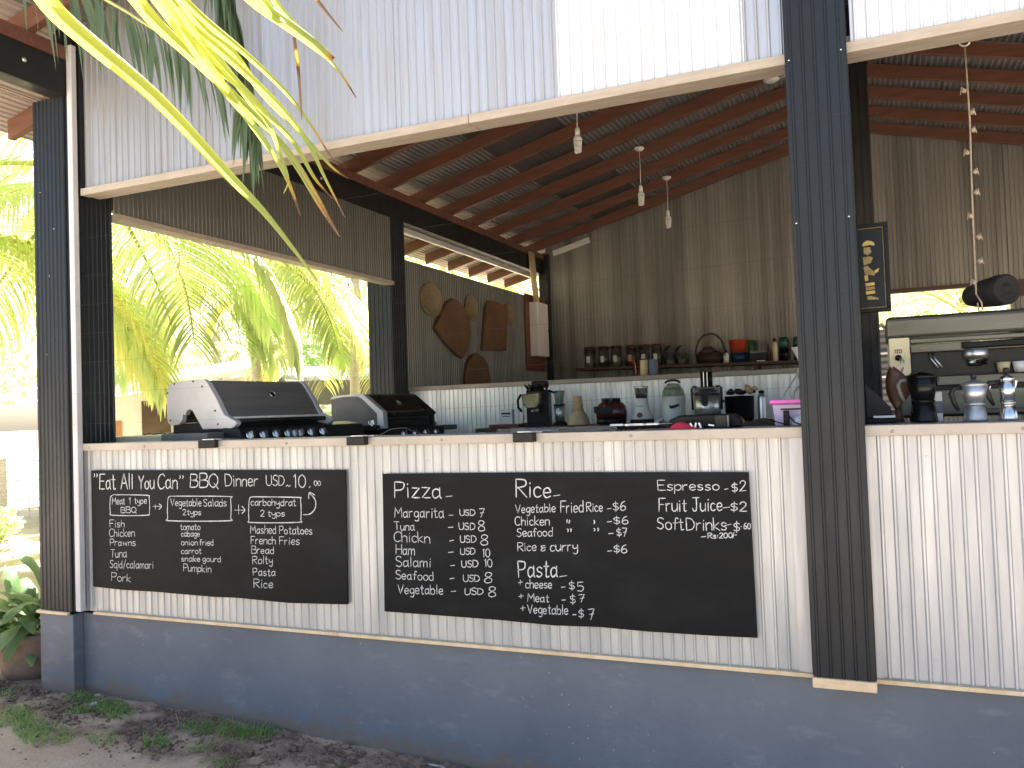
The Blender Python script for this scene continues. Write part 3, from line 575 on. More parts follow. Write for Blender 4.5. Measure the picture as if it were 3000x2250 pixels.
# ------------------------------------------------------------------ chalk lettering
GL = {
'A': (7, "0,0 3.5,10 7,0|1.3,3.7 5.7,3.7"), 'B': (6, "0,0 0,10|~0,10 5,9.5 5,6 0,5.3|~0,5.3 6,4.5 5.5,.5 0,0"), 'C': (6, "~6,8.5 4,10 1,8.5 0,5 1,1.2 3.5,0 6,1.3"),
'D': (6.5, "0,0 0,10|~0,10 4.5,9 6.5,5 4.5,1 0,0"), 'E': (5.5, "5.5,10 0,10 0,0 5.5,0|0,5.2 4.5,5.2"), 'F': (5, "5.5,10 0,10 0,0|0,5.2 4.2,5.2"),
'H': (6.5, "0,0 0,10|6.5,0 6.5,10|0,5 6.5,5"), 'J': (5.5, "0.5,10 6,10|~3.5,10 3.5,3 2.5,.3 .8,.5 0,2.2"), 'M': (8, "0,0 .8,10 4,3.5 7.2,10 8,0"),
'P': (5.5, "0,0 0,10|~0,10 5,9.5 5.5,7 4,5 0,4.6"), 'Q': (7.5, "~3.5,10 .5,7.5 .3,3 3.5,0 6.7,3 6.5,7.5 3.5,10|4,3 7.5,-1"), 'R': (6, "0,0 0,10|~0,10 5,9.5 5.3,6.5 0,5|1.5,5 6,0"),
'S': (5.5, "~5.3,8.8 3,10 .6,8.7 .8,6.2 4.5,4.3 5.2,1.8 3,0 0,1.2"), 'T': (6, "0,10 6.5,10|3.2,10 3.2,0"), 'U': (6, "~0,10 0,3 1,.6 3,0 5,.8 6,3 6,10"), 'V': (6.5, "0,10 3.2,0 6.5,10"),
'Y': (6, "0,10 3,5 6,10|3,5 3,0"), 'a': (5, "~4.1,5 2.2,5.9 .3,4.2 .4,1.2 1.9,0 4.1,1.8|4.4,6.6 4.4,.9 5.2,0"), 'b': (4.8, "0,10 0,0|~0,4 2.5,6 4.6,4.5 4.4,1.2 2.2,0 0,1.2"),
'c': (4.2, "~4.2,5 2.4,6 .4,4.6 .3,1.6 2,0 4.2,1"), 'd': (4.8, "4.6,10 4.6,0|~4.6,4.8 2.4,6 .3,4.4 .4,1.4 2.2,0 4.6,1.6"), 'e': (4.5, "~.3,3 4.3,3.4 3.6,5.6 2.2,6 .5,4.8 .2,2 1.8,0 4.3,1"),
'f': (3.5, "~4,9.2 2.6,10 1.6,8.5 1.5,0|0,5.8 3.4,5.8"), 'g': (4.8, "~4.5,5 2.4,6 .4,4.4 .5,1.8 2.3,.6 4.5,2.2|~4.6,6 4.6,-1.5 3,-3.3 .6,-2.6"), 'h': (4.6, "0,10 0,0|~0,3.8 2,6 4.2,5.2 4.4,3 4.4,0"),
'i': (1.6, ".8,6 .8,0|.7,8 .95,8.5"), 'k': (4.5, "0,10 0,0|4,6 .2,2.8 4.4,0"), 'l': (1.6, ".6,10 .8,0"), 'm': (7.2, "0,6 0,0|~0,3.8 1.6,6 3.3,5.2 3.4,0|~3.4,3.8 5,6 6.8,5.2 7,0"),
'n': (4.6, "0,6 0,0|~0,3.8 2,6 4.2,5.2 4.4,3 4.4,0"), 'o': (4.8, "~2.4,6 .3,4.5 .4,1.4 2.4,0 4.5,1.5 4.5,4.5 2.4,6"), 'p': (4.8, "0,6 0,-3.4|~0,4.4 2.4,6 4.6,4.5 4.4,1.4 2.2,.2 0,1.5"),
'q': (4.8, "~4.5,5 2.4,6 .3,4.4 .4,1.4 2.2,0 4.5,1.8|4.6,6 4.6,-3.2 5.4,-2.4"), 'r': (3.6, "0,6 .1,0|~.1,3.5 1.4,5.6 3.4,5.8"), 's': (4, "~3.8,5.2 2,6 .4,5 1,3.4 3.2,2.6 3.8,1.2 2,0 0,.8"),
't': (3.6, "~1.6,9 1.6,1.2 2.4,0 3.6,.6|0,6.2 3.4,6.2"), 'u': (4.6, "~0,6 .1,1.8 1.5,0 3.2,.6 4.4,2.6|4.5,6 4.5,0"), 'w': (6.5, "0,6 1.4,0 3.2,4.8 5,0 6.5,6"), 'y': (4.6, "~0,6 .3,3 2,2.2 4.2,3.4|~4.5,6 4.4,-1.4 2.6,-3.4 .4,-2.4"),
'z': (4.4, "0,6 4.2,6 0,0 4.4,0"), '0': (5.4, "~2.7,10 .4,7.5 .3,2.5 2.7,0 5,2.5 5,7.5 2.7,10"), '1': (2, "0,8 1.2,10 1.2,0"), '2': (5, "~.3,7.8 1.2,9.6 3.2,10 4.6,8 3.8,5 0,.2|0,.1 5,0"),
'5': (5, "4.8,10 .8,10 .4,5.6|~.4,5.6 3,6 4.8,4 4,.8 2,0 0,1"), '6': (5, "~4.2,9.8 1.6,8 .3,4 .6,1 2.6,0 4.8,1.5 4.4,4.2 2.4,5 .4,3"), '7': (5, "0,10 5,10 1.8,0|1.2,5 4.6,5.3"),
'8': (5, "~2.5,5.3 .5,7 1,9.4 2.6,10 4.4,9 4.4,7 2.5,5.3 .2,3 .8,.6 2.6,0 4.8,1.2 4.6,3.6 2.5,5.3"), '$': (5, "~4.8,7.6 2.6,8.6 .4,7.4 1,5.4 4.2,4.4 4.8,2.2 2.6,1 .2,2|2.6,10.4 2.5,-.6"),
'&': (6, "~5.6,8 2,8.6 1.2,6.8 3.6,5 1,3.6 1,1 4,.4 5.4,2.4|3.6,5 6,5.2"), '+': (5, "0,5 5,5|2.5,8 2.5,2"), '/': (4, "0,-1 3.6,11"), ':': (1.6, ".8,2 .8,2.6|.8,5 .8,5.6"), '.': (1, "0,.2 .6,1"),
'-': (4, "0,4.4 4,4.6"), '~': (5, "~0,3 1.4,4.6 3.4,3 5,4.4"), '"': (3, ".2,10 .8,9 0,7.8|2.4,10 3,9 2.2,7.8"),
}
def smooth_pts(ps, n=5):
    out = []
    for i in range(len(ps) - 1):
        p0 = ps[max(i - 1, 0)]; p1 = ps[i]; p2 = ps[i + 1]; p3 = ps[min(i + 2, len(ps) - 1)]
        for k in range(n):
            t = k / n
            out.append(tuple(.5 * (2 * p1[j] + (p2[j] - p0[j]) * t + (2 * p0[j] - 5 * p1[j] + 4 * p2[j] - p3[j]) * t * t + (3 * p1[j] - p0[j] - 3 * p2[j] + p3[j]) * t ** 3) for j in (0, 1)))
    out.append(ps[-1]); return out
def stroke(mb, pts, wd, y):
    """a flat chalk line lying on the board."""
    n = len(pts)
    if n < 2: return
    vs = []
    for i, p in enumerate(pts):
        a = Vector(pts[max(i - 1, 0)]); b = Vector(pts[min(i + 1, n - 1)]); t = (b - a)
        if t.length < 1e-7: t = Vector((1, 0))
        t.normalize(); q = Vector(p)
        if i == 0: q -= t * wd * .35
        if i == n - 1: q += t * wd * .35
        ww = wd * (.5 + .13 * random.uniform(-1, 1)) * (.7 if i in (0, n - 1) else 1); nn = Vector((-t.y, t.x)) * ww
        vs += [(q.x + nn.x, y, q.y + nn.y), (q.x - nn.x, y, q.y - nn.y)]
    mb.add(vs, [(2 * i, 2 * i + 1, 2 * i + 3, 2 * i + 2) for i in range(n - 1)])
def write(mb, txt, x0, z0, x1, z1, h, y):
    rd = random.Random(sum(map(ord, txt)) + int(x0 * 1000))
    s = h / 10.
    adv = [GL[ch][0] for ch in txt]; tot = sum(adv) + 1.5 * (len(txt) - 1)
    sx = (x1 - x0) / tot; sx = max(min(sx, s * 1.6), s * .45)
    wd = min(max(.0033, h * .078), .0074); u = 0
    for ch, a in zip(txt, adv):
        dz = rd.uniform(-.02, .02) * h; sl = rd.uniform(-.04, .07); sc = rd.uniform(.95, 1.06)
        for st in GL[ch][1].split('|'):
            sm = st.startswith('~'); ps = [tuple(map(float, q.split(','))) for q in st.lstrip('~').split()]
            if not sm:   # straight strokes get a little hand wobble
                ps2 = [ps[0]]
                for q in ps[1:]: ps2 += [((ps2[-1][0] + q[0]) / 2 + rd.uniform(-.15, .15), (ps2[-1][1] + q[1]) / 2 + rd.uniform(-.12, .12)), q]
                ps = ps2
            else: ps = smooth_pts(ps)
            out = []
            for px, py in ps:
                xx = x0 + (u + px * sc + py * sl) * sx; f = (xx - x0) / max(1e-6, x1 - x0)
                out.append((xx, z0 + (z1 - z0) * f + dz + py * s * sc))
            stroke(mb, out, wd, y)
        u += a + 1.5
YB = -.022
def board(name, label, corners, cols):
    t = thing(name, label, 'menu board', (0, 0, 0))
    mb = MB(); n = len(corners)
    mb.prism(corners, (0, YB, 0), X, Z, (0, .008, 0)).build('panel', 'board', t, bev=.0012)
    for nm, txt, lines in cols:
        rows = []           # one part per written line of each column
        def put(z, kind, a):
            for r in rows:
                if abs(r[0] - z) < .020: r[1].append((kind, a)); return
            rows.append([z, [(kind, a)]])
        for a in sorted(txt, key=lambda a: -a[5]): put((a[2] + a[4]) / 2 + .3 * min(a[5], .05), 0, a)
        for l in lines: put(sum(q[1] for q in l) / len(l), 1, l)
        for z, its in rows:
            q = MB(); big = False
            for kind, a in its:
                if kind == 0: write(q, *a, YB - .0007); big = big or a[5] > .062
                else: stroke(q, smooth_pts(a, 6) if len(a) > 2 else a, .0042, YB - .0007)
            q.build('chalk_heading' if big else 'chalk_line', 'chalk', t, closed=False)
    return t
board('menu_board', 'shorter chalkboard headed Eat All You Can BBQ Dinner, on the left of the counter front',
      [(1.089, 1.154), (2.685, 1.150), (2.677, .546), (2.35, .534), (2.24, .536), (2.047, .541), (1.90, .537), (1.525, .542), (1.30, .540), (1.088, .546)], TXT[:4])
board('menu_board', 'longer chalkboard listing pizza, rice, pasta and espresso, beside the thick pillar',
      [(2.88, 1.132), (3.6, 1.136), (4.454, 1.134), (4.460, .529), (4.30, .525), (4.05, .523), (3.86, .527), (3.67, .520), (3.40, .526), (2.869, .527)], TXT[4:])

# ------------------------------------------------------------------ grills (local: front faces -Y, left end at x=0)
def knob(par, x, y, z, r=.024):
    k = MB(); rt = rot3('X', 68)
    k.lathe([(0, 0), (r * 1.25, 0), (r * 1.25, .006), (r * .8, .010)], (x, y, z), 18, rot=rt)
    k.obox(Vector((x, y, z)) + rt @ Vector((0, 0, .02)), (r * .55, r * 1.7, .026), rt)
    return k.build('knob', 'chrome', par)
def px2(l): return [((a - 255) * .000625, 1.622 - (b - 110) * .000494) for a, b in l]
def grill_big():
    t = thing('gas_grill', 'larger gas grill with pale grey end panel and clear knobs, nearest the left pillar', 'grill', (1.235, .36, 0), 84.1)
    # depth axis: local y = -d (front at negative y)
    Lg = .78
    out = px2([(365, 120), (320, 132), (285, 160), (270, 190), (258, 300), (255, 420), (258, 520), (268, 580), (300, 610), (390, 606), (425, 590), (450, 555), (465, 478), (478, 500), (492, 500), (505, 465), (530, 443), (560, 440), (590, 455), (640, 540), (715, 665), (1060, 665), (1100, 650), (1128, 625), (1132, 600), (1112, 578), (985, 510), (940, 430), (900, 345), (780, 140), (740, 112), (620, 104)])
    def capm(x, nm):
        q = MB().prism([(a, b) for a, b in out], (x, 0, 0), -Y, Z, (.035, 0, 0)).build(nm, 'cap', t, bev=.006)
        return q
    c1 = capm(0, 'end_panel')
    rv = MB()
    for a, b in px2([(365, 140), (272, 240), (303, 552), (610, 128), (722, 190), (877, 463), (908, 612)]): rv.lathe([(0, 0), (.006, 0), (.005, .003), (0, .003)], (-.0, -a, b), 8, rot=rot3('Y', -90))
    rv.build('rivet', 'gdark', c1)
    capm(Lg - .035, 'end_panel')
    lp = px2([(300, 300), (330, 150), (380, 128), (620, 116), (735, 122), (778, 160), (895, 355), (968, 515), (985, 560), (985, 602), (722, 602), (640, 470), (590, 430), (300, 430)])
    ld = MB().prism(lp, (.035, 0, 0), -Y, Z, (Lg - .07, 0, 0)).build('lid', 'lid', t, bev=.008)
    a, b = px2([(1045, 0), (0, 590)])[0][0], px2([(0, 585)])[0][1]
    MB().tube([(.03, -a, b), (Lg - .03, -a, b)], .013, 12).build('lid_handle', 'gdark', ld)
    MB().box(.035, Lg - .035, -.47, -.455, 1.395, 1.412).build('lid_lip', 'steel', ld)
    c = Vector((.43, -.379, 1.532)); rt = Matrix.Rotation(R_(55), 3, 'X')
    bd = MB(); n = 28
    bd.tube([c + rt @ Vector((.021 * math.cos(2 * math.pi * i / n), .021 * math.sin(2 * math.pi * i / n), .008)) for i in range(n + 1)], .0035, 6)
    bd.lathe([(0, .001), (.016, .001), (.016, .007), (0, .007)], c, 16, rot=rt, mi=1)
    bd.build('temperature_gauge', ['chrome', 'edark'], ld)
    MB().box(.02, Lg - .02, -.44, -.02, 1.10, 1.385).build('firebox', 'gdark', t, bev=.01)
    MB().box(.06, Lg - .06, -.34, -.06, 1.386, 1.47).build('arch_shade_box', 'black', t)  # black box added behind the end arch to make its inside dark
    MB().prism([(.44, 1.365), (.565, 1.345), (.60, 1.22), (.44, 1.22)], (-.0, 0, 0), -Y, Z, (1.02, 0, 0)).build('control_panel', 'gdark', t, bev=.008)
    for x in (.055, .15, .245, .335, .385, .43, .52, .62): knob(t, x, -.585, 1.305, .021)
    MB().box(-.12, -.002, -.46, -.10, 1.27, 1.33).build('side_shelf', 'ggrey', t, bev=.004)
    MB().box(0, Lg, -.46, -.02, .47, 1.09).build('cart', 'gdark', t, bev=.005)
    for x in (.05, Lg - .05):
        for y in (-.42, -.06): MB().lathe([(0, -.012), (.022, -.012), (.025, 0), (.022, .012), (0, .012)], (x, y, .445), 14, rot=rot3('Y', 90)).build('caster', 'rubber', t)
    return t
grill_big()
def px5(l): return [((a - 245) * .000768, 1.552 - (b - 275) * .00069) for a, b in l]
def grill_small():
    t = thing('gas_grill', 'smaller black gas grill with folded side table, farther along the left wall', 'grill', (1.27, 1.86, 0), 86.0)
    Lg = .66
    pan = px5([(250, 325), (400, 305), (560, 305), (620, 330), (780, 490), (780, 655), (250, 655)])
    ring = px5([(243, 318), (260, 300), (340, 286), (590, 276), (640, 290), (850, 470), (858, 655), (782, 655), (782, 492), (618, 332), (560, 307), (400, 307), (250, 327)])
    e = MB().prism(pan, (.006, 0, 0), -Y, Z, (.03, 0, 0)).build('end_panel', 'ggrey', t)
    MB().prism(ring, (0, 0, 0), -Y, Z, (.05, 0, 0)).build('end_trim', 'cap', e, bev=.004)
    MB().prism(ring, (Lg - .05, 0, 0), -Y, Z, (.05, 0, 0)).prism(pan, (Lg - .036, 0, 0), -Y, Z, (.03, 0, 0)).build('end_panel', 'gdark', t)
    lp = px5([(255, 330), (330, 292), (600, 282), (650, 300), (840, 478), (846, 560), (255, 560)])
    ld = MB().prism(lp, (.05, 0, 0), -Y, Z, (Lg - .10, 0, 0)).build('lid', 'lid2', t, bev=.008)
    MB().box(.08, Lg - .04, -.505, -.485, 1.385, 1.412).box(.10, .12, -.488, -.46, 1.39, 1.41).box(Lg - .10, Lg - .08, -.488, -.46, 1.39, 1.41).build('lid_handle', 'gdark', ld, bev=.004)
    c = Vector((.30, -.389, 1.478)); rt = Matrix.Rotation(R_(40), 3, 'X'); n = 24
    MB().tube([c + rt @ Vector((.018 * math.cos(2 * math.pi * i / n), .018 * math.sin(2 * math.pi * i / n), .006)) for i in range(n + 1)], .003, 6).build('temperature_gauge', 'chrome', ld)
    MB().box(.03, Lg - .03, -.46, -.02, 1.05, 1.36).build('firebox', 'lid2', t, bev=.01)
    MB().box(-.02, Lg + .02, -.54, -.44, 1.215, 1.30).build('control_panel', 'gdark', t, bev=.006)
    for x in (.12, .26, .40, .54): knob(t, x, -.545, 1.255, .018)
    MB().box(Lg - .10, Lg + .28, -.50, -.08, 1.262, 1.30).build('side_shelf', 'ggrey', t, bev=.005)
    MB().box(-.26, -.03, -.46, -.10, 1.30, 1.325).build('side_shelf', 'gdark', t, bev=.005)
    knob(t, -.15, -.47, 1.335, .02)
    MB().box(0, Lg, -.46, -.02, .47, 1.04).build('cart', 'gdark', t, bev=.005)
    for x in (.05, Lg - .05):
        for y in (-.42, -.06): MB().lathe([(0, -.012), (.022, -.012), (.025, 0), (.022, .012), (0, .012)], (x, y, .445), 14, rot=rot3('Y', 90)).build('caster', 'rubber', t)
    return t
grill_small()

# ------------------------------------------------------------------ small lamps clipped over the counter edge
for k, (x, lab) in enumerate([(1.92, 'small dark box lamp hooked over the counter edge in front of the larger grill'), (2.775, 'small dark box lamp with looped cord on the counter edge between the two boards'), (3.58, 'small dark box lamp hooked over the counter edge under the clear tray')]):
    t = thing('clip_lamp', lab, 'lamp', (x, -.045, 1.282), [14, 4, -3][k], 'small lamps clipped to the counter edge')
    MB().box(-.045, .045, -.030, .012, -.020, .018).build('lamp_body', 'gdark', t, bev=.004)
    MB().box(-.030, .030, -.012, .05, .0185, .0225).box(-.01, .06, .03, .09, .0165, .0205).build('bracket', 'steel', t)
    if k != 2:
        cd = [(.045, 0, .01), (.09, .03, .02), (.13, .06, .045), (.18, .10, .05), (.24, .12, .022), (.30, .12, .018)] if k else [(.045, 0, .012), (.07, .03, .024), (.11, .06, .02), (.16, .09, .018)]
        MB().tube(cd, .0022, 6).build('cord', 'wire', t)

# ------------------------------------------------------------------ worktable along the half wall and its machines
TZ = 1.264
t = thing('work_table', 'long wooden worktable against the white half wall holding the kitchen machines', 'table', (0, 0, 0))
MB().box(2.06, 4.62, 2.62, 3.42, TZ - .03, TZ).build('table_top', 'dwood', t, bev=.003)
for x in (2.12, 4.57):
    for y in (2.78, 3.36): MB().box(x - .03, x + .03, y - .03, y + .03, .42, TZ - .031).build('leg', 'dwood', t)
def T(name, label, cat, x, y, rz=0, z=TZ, group=None, sc=1):
    o = thing(name, label, cat, (x, y, z), rz, group); o.scale = (sc, sc, sc); return o

t = T('serving_board', 'low red-brown wooden board at the left end of the worktable', 'board', 2.20, 2.95)
MB().box(-.13, .13, -.10, .10, 0, .022).build('plank', 'rwood', t, bev=.003)
t = T('tea_packet', 'small white packet with dark print standing on the red-brown board', 'packet', 2.20, 2.93, 0, TZ + .0225)
MB().box(-.055, .05, -.02, .03, 0, .115).build('carton', 'white', t, bev=.003)
MB().box(-.042, .035, -.022, -.0205, .078, .092).box(-.035, .03, -.022, -.0205, .06, .066).build('print', 'gdark', t)
t = T('steel_rack', 'little grey wire stand behind the white packet on the worktable', 'rack', 2.245, 3.04, 0, TZ + .0225)
MB().tube([(-.05, 0, 0), (-.05, 0, .17), (.05, 0, .175), (.05, 0, 0)], .004, 6).tube([(-.05, 0, .1), (.05, 0, .1)], .003, 6).box(-.03, .03, -.006, .006, .11, .13).build('stand_frame', 'steel', t)

# home espresso maker, olive front, black body, clutter on top
t = T('coffee_maker', 'black home espresso maker with olive front and tangled cups on top', 'coffee maker', 2.44, 2.98, 8, sc=.84)
MB().box(-.105, .11, -.02, .13, .02, .34).build('body', 'black', t, bev=.012)
MB().box(-.13, .11, -.16, .13, 0, .035).build('drip_tray', 'black', t, bev=.006)
h = MB().prism([(-.115, .30), (.065, .32), (.06, .21), (.03, .165), (-.06, .165), (-.10, .205)], (0, -.165, 0), X, Z, (0, .15, 0)).build('brew_head', 'olive', t, bev=.012)
MB().lathe([(0, 0), (.005, 0), (.005, .004), (0, .004)], (-.085, -.166, .225), 8, rot=rot3('X', 90)).lathe([(0, 0), (.005, 0), (.005, .004), (0, .004)], (.022, -.166, .23), 8, rot=rot3('X', 90)).build('button', 'white', h)
MB().lathe([(0, -.03), (.03, -.03), (.032, .0), (0, .0)], (.01, -.11, .163), 16).tube([(.01, -.14, .15), (.0, -.22, .145)], [.010, .008], 8).build('portafilter', 'steel', h)
ct = MB()
rd = random.Random(3)
for i in range(15):
    a = rd.uniform(0, 6.28); r = rd.uniform(.02, .1)
    ct.tube([(r * math.cos(a), -.03 + r * .7 * math.sin(a), .335 + .03 * rd.random()), (r * 1.3 * math.cos(a + .6), -.03 + r * .9 * math.sin(a + .6), .37 + .02 * rd.random()), (r * math.cos(a + 1.3), -.03 + r * .7 * math.sin(a + 1.3), .34)], .009, 6)
ct.tube([(-.13, -.10, .30), (-.155, -.13, .25), (-.15, -.14, .18), (-.12, -.13, .14)], .012, 8)
ct.build('hose_tangle', 'black', t)
MB().box(-.05, .10, -.02, .09, .36, .425).build('water_tank', 'black', t, bev=.015)
MB().tube([(.11, .0, .33), (.17, -.02, .31), (.20, -.03, .315)], [.012, .01, .007], 8).build('steam_wand', 'black', t)

t = T('coffee_grinder', 'slim steel coffee grinder with clear hopper beside the black espresso maker', 'grinder', 2.63, 2.97, sc=.78)
MB().lathe([(0, 0), (.075, 0), (.07, .03), (.05, .04), (0, .04)], n=20).build('base', 'black', t)
MB().lathe([(.0, .04), (.047, .04), (.056, .20), (.0, .20)], n=20).build('body', 'steel', t)
MB().lathe([(0, .2), (.060, .2), (.060, .215), (0, .215)], n=20).build('collar', 'black', t)
MB().lathe([(.040, .216), (.055, .34), (.05, .35), (0, .35)], n=20).build('hopper', 'hop', t)
MB().box(-.018, .018, -.059, -.05, .13, .17).build('name_plate', 'white', t)

t = T('citrus_juicer', 'aged yellow conical mixer with orange cup on top', 'juicer', 2.785, 2.96, sc=.82)
MB().lathe([(0, 0), (.103, 0), (.106, .012), (.103, .045), (.088, .085), (.066, .118), (.058, .128), (0, .128)], n=26).build('base', 'yel', t)
MB().lathe([(.0, .129), (.054, .129), (.056, .148), (.049, .152), (.047, .175), (.050, .178), (.048, .20), (.044, .204), (.042, .255), (.036, .27), (0, .273)], n=24).build('cup', 'yeld', t)
MB().box(-.03, .03, -.082, -.070, .088, .112).build('name_plate', 'yeld', t)

t = T('blender_base', 'squat wine red and black blender motor without its jug', 'blender', 3.06, 2.93, sc=.88)
MB().lathe([(0, 0), (.125, 0), (.13, .02), (.13, .06), (0, .06)], n=4 * 7, sx=1.0, sy=.8).build('foot', 'black', t)
MB().lathe([(0, .06), (.132, .06), (.135, .10), (.128, .15), (.10, .185), (0, .19)], n=28, sx=1.0, sy=.8).build('housing', 'wred', t)
MB().prism([(-.125, .155), (.05, .165), (.045, .10), (-.02, .085), (-.12, .10)], (0, -.112, 0), X, Z, (0, .03, 0)).build('control_face', 'black', t, bev=.004)
cr = MB()
for i in range(9):
    a = 2 * math.pi * i / 9
    cr.obox((.066 * math.cos(a), .055 * math.sin(a), .205), (.03, .022, .04), Matrix.Rotation(a, 3, 'Z'))
cr.lathe([(0, .185), (.078, .185), (.074, .205), (0, .205)], n=20, sy=.82); cr.build('jug_socket', 'black', t)
MB().tube([(-.02, -.115, .135), (-.035, -.116, .155), (-.02, -.1165, .165)], .003, 5).build('dial_mark', 'steel', t)

t = T('mixer_grinder', 'white tapered mixer grinder with steel bowl and dark round dial', 'grinder', 3.292, 2.95, sc=.85)
MB().lathe([(0, 0), (.102, 0), (.104, .03), (.098, .035), (0, .035)], n=26).build('foot', 'gdark', t)
MB().lathe([(0, .036), (.099, .036), (.092, .06), (.066, .13), (.056, .18), (.055, .22), (0, .22)], n=28).build('housing', 'whit2', t)
MB().lathe([(0, 0), (.024, 0), (.022, .012), (0, .013)], (0, -.083, .072), 18, rot=rot3('X', 76)).build('dial', 'rwood', t)
MB().box(-.03, .025, -.0625, -.056, .150, .154).build('print', 'gdark', t)
MB().lathe([(0, .22), (.050, .22), (.052, .242), (0, .242)], n=24).build('collar', 'black', t)
MB().lathe([(0, .243), (.050, .243), (.058, .262), (.062, .315), (.064, .325), (.058, .326), (.054, .30), (0, .30)], n=26).build('bowl', 'chrome', t)

t = T('juice_extractor', 'rounded pale green juice extractor with white strap and dark beak handle', 'juicer', 3.525, 2.98, sc=.82)
MB().lathe([(0, 0), (.10, 0), (.104, .04), (.104, .235), (0, .236)], n=28).build('housing', 'mint', t)
MB().lathe([(.104, .236), (.094, .29), (.062, .335), (.055, .35), (0, .355)], n=28).build('dome', 'jar', t)
MB().lathe([(.0, .30), (.06, .30), (.062, .315), (0, .318)], n=24).build('lid', 'mint', t)
sp = [(.066 * math.cos(a), -.01, .355 + .026 * math.sin(a)) for a in [math.pi * i / 8 for i in range(9)]]
MB().tube(sp, .010, 8).build('carry_handle', 'gdark', t)
MB().tube([(-.015, -.105, .155), (.0, -.115, .138), (.03, -.112, .145), (.07, -.09, .16)], [.006, .014, .013, .007], 8).build('spout_latch', 'gdark', t)
MB().tube([(-.09, -.06, .04), (-.12, -.09, .02), (-.15, -.11, .006)], [.02, .016, .01], 8).build('pulp_spout', 'mint', t)

t = T('juice_extractor', 'tall brushed steel juice extractor with black feed tube and side clamps', 'juicer', 3.815, 2.75, sc=.88)
MB().lathe([(0, 0), (.112, 0), (.112, .02), (.106, .03), (0, .03)], n=28).build('foot', 'black', t)
MB().lathe([(0, .03), (.104, .03), (.104, .215), (0, .215)], n=32).build('housing', 'steel', t)
MB().lathe([(.108, .216), (.112, .225), (.106, .27), (.06, .285), (0, .285)], n=30).build('bowl_cover', 'hop', t)
MB().lathe([(0, .20), (.10, .20), (.10, .235), (.05, .27), (0, .27)], n=24).build('filter_basket', 'gdark', t)
MB().lathe([(.0, .28), (.048, .28), (.048, .40), (.0, .40)], n=20).build('feed_tube', 'black', t)
fl = MB()
for xx in (-.014, .014): fl.box(xx - .003, xx + .003, -.0495, -.046, .285, .398)
fl.build('tube_rib', 'steel', t)
for sx in (-1, 1): MB().tube([(.114 * sx, -.02, .10), (.118 * sx, -.02, .27), (.10 * sx, -.02, .285), (.075 * sx, -.02, .282)], .009, 8).build('clamp', 'gdark', t)
MB().prism([(-.022, .24), (.022, .24), (.022, .135), (.0, .125), (-.022, .135)], (0, -.125, 0), X, Z, (0, .03, 0)).build('juice_spout', 'black', t, bev=.005)
MB().lathe([(0, 0), (.018, 0), (.016, .015), (0, .015)], (-.10, -.06, .04), 14, rot=rot3('X', 90)).build('switch', 'black', t)

t = T('stock_pot', 'black round pot with a heap of tied bags on its lid', 'pot', 4.005, 2.95, sc=.86)
MB().lathe([(0, 0), (.10, 0), (.115, .03), (.12, .20), (.122, .205), (0, .21)], n=26).build('body', 'black', t)
MB().tube([(-.12, -.03, .17), (-.17, -.05, .16), (-.175, -.05, .13)], .012, 8).build('handle', 'black', t)
t = T('bag_heap', 'heap of dark tied bags lying on the lid of the black pot', 'bags', 4.005, 2.95, sc=.86)
bg_ = MB(); rd = random.Random(11)
for i in range(9):
    c = (rd.uniform(-.10, .10), rd.uniform(-.05, .05), .232 + rd.uniform(0, .02)); bg_.lathe([(0, -.02), (.03, -.012), (.036, .0), (.024, .014), (0, .018)], c, 9, rot=rot3('Y', rd.uniform(-40, 40)))
bg_.build('bags', 'gdark', t)
t = T('brown_bag', 'small twisted brown paper bag on the right of the dark bag heap', 'bag', 4.005, 2.95, sc=.86)
MB().lathe([(0, -.03), (.035, -.02), (.05, .0), (.03, .02), (0, .026)], (.085, -.04, .258), 12, rot=rot3('Y', 60)).tube([(.12, -.05, .265), (.16, -.06, .258)], [.02, .012], 7).build('bag', 'yeld', t)
t = T('thermos_flask', 'slim dark steel flask between the pot and the pink box', 'flask', 4.16, 2.95, sc=.80)
MB().lathe([(0, 0), (.035, 0), (.036, .02), (.036, .20), (.026, .23), (0, .235)], n=18).build('body', 'steel', t)
MB().lathe([(0, .236), (.024, .236), (.024, .262), (0, .264)], n=16).build('stopper', 'black', t)

# hand coffee mill with the white funnel, half hidden by the pillar
t = T('hand_mill', 'white hand mill with a funnel top and looped grey handle, partly behind the thick pillar', 'mill', 4.50, 2.45, 0, TZ - .0)
MB().box(-.07, .07, -.07, .07, 0, .02).build('base', 'whit2', t, bev=.004)
MB().lathe([(0, .02), (.055, .02), (.050, .12), (.042, .27), (0, .27)], n=22).build('column', 'ledge_d', t)
MB().lathe([(0, .27), (.052, .27), (.052, .33), (.045, .34), (.03, .35), (.085, .47), (.08, .47), (.03, .36), (0, .36)], n=26).build('funnel', 'whit2', t)
MB().tube([(-.04, -.02, .22), (-.075, -.03, .19), (-.09, -.03, .13), (-.08, -.03, .08), (-.055, -.03, .085)], .008, 8).build('handle', 'cap', t)
MB().tube([(-.05, -.03, .30), (-.21, -.06, .06)], .005, 6).build('crank', 'cap', t)
t = thing('support_stand', 'small dark plinth under the white hand mill', 'stand', (4.50, 2.45, 0)); MB().box(-.09, .09, -.09, .09, .42, 1.2575).build('pedestal', 'dwood', t)

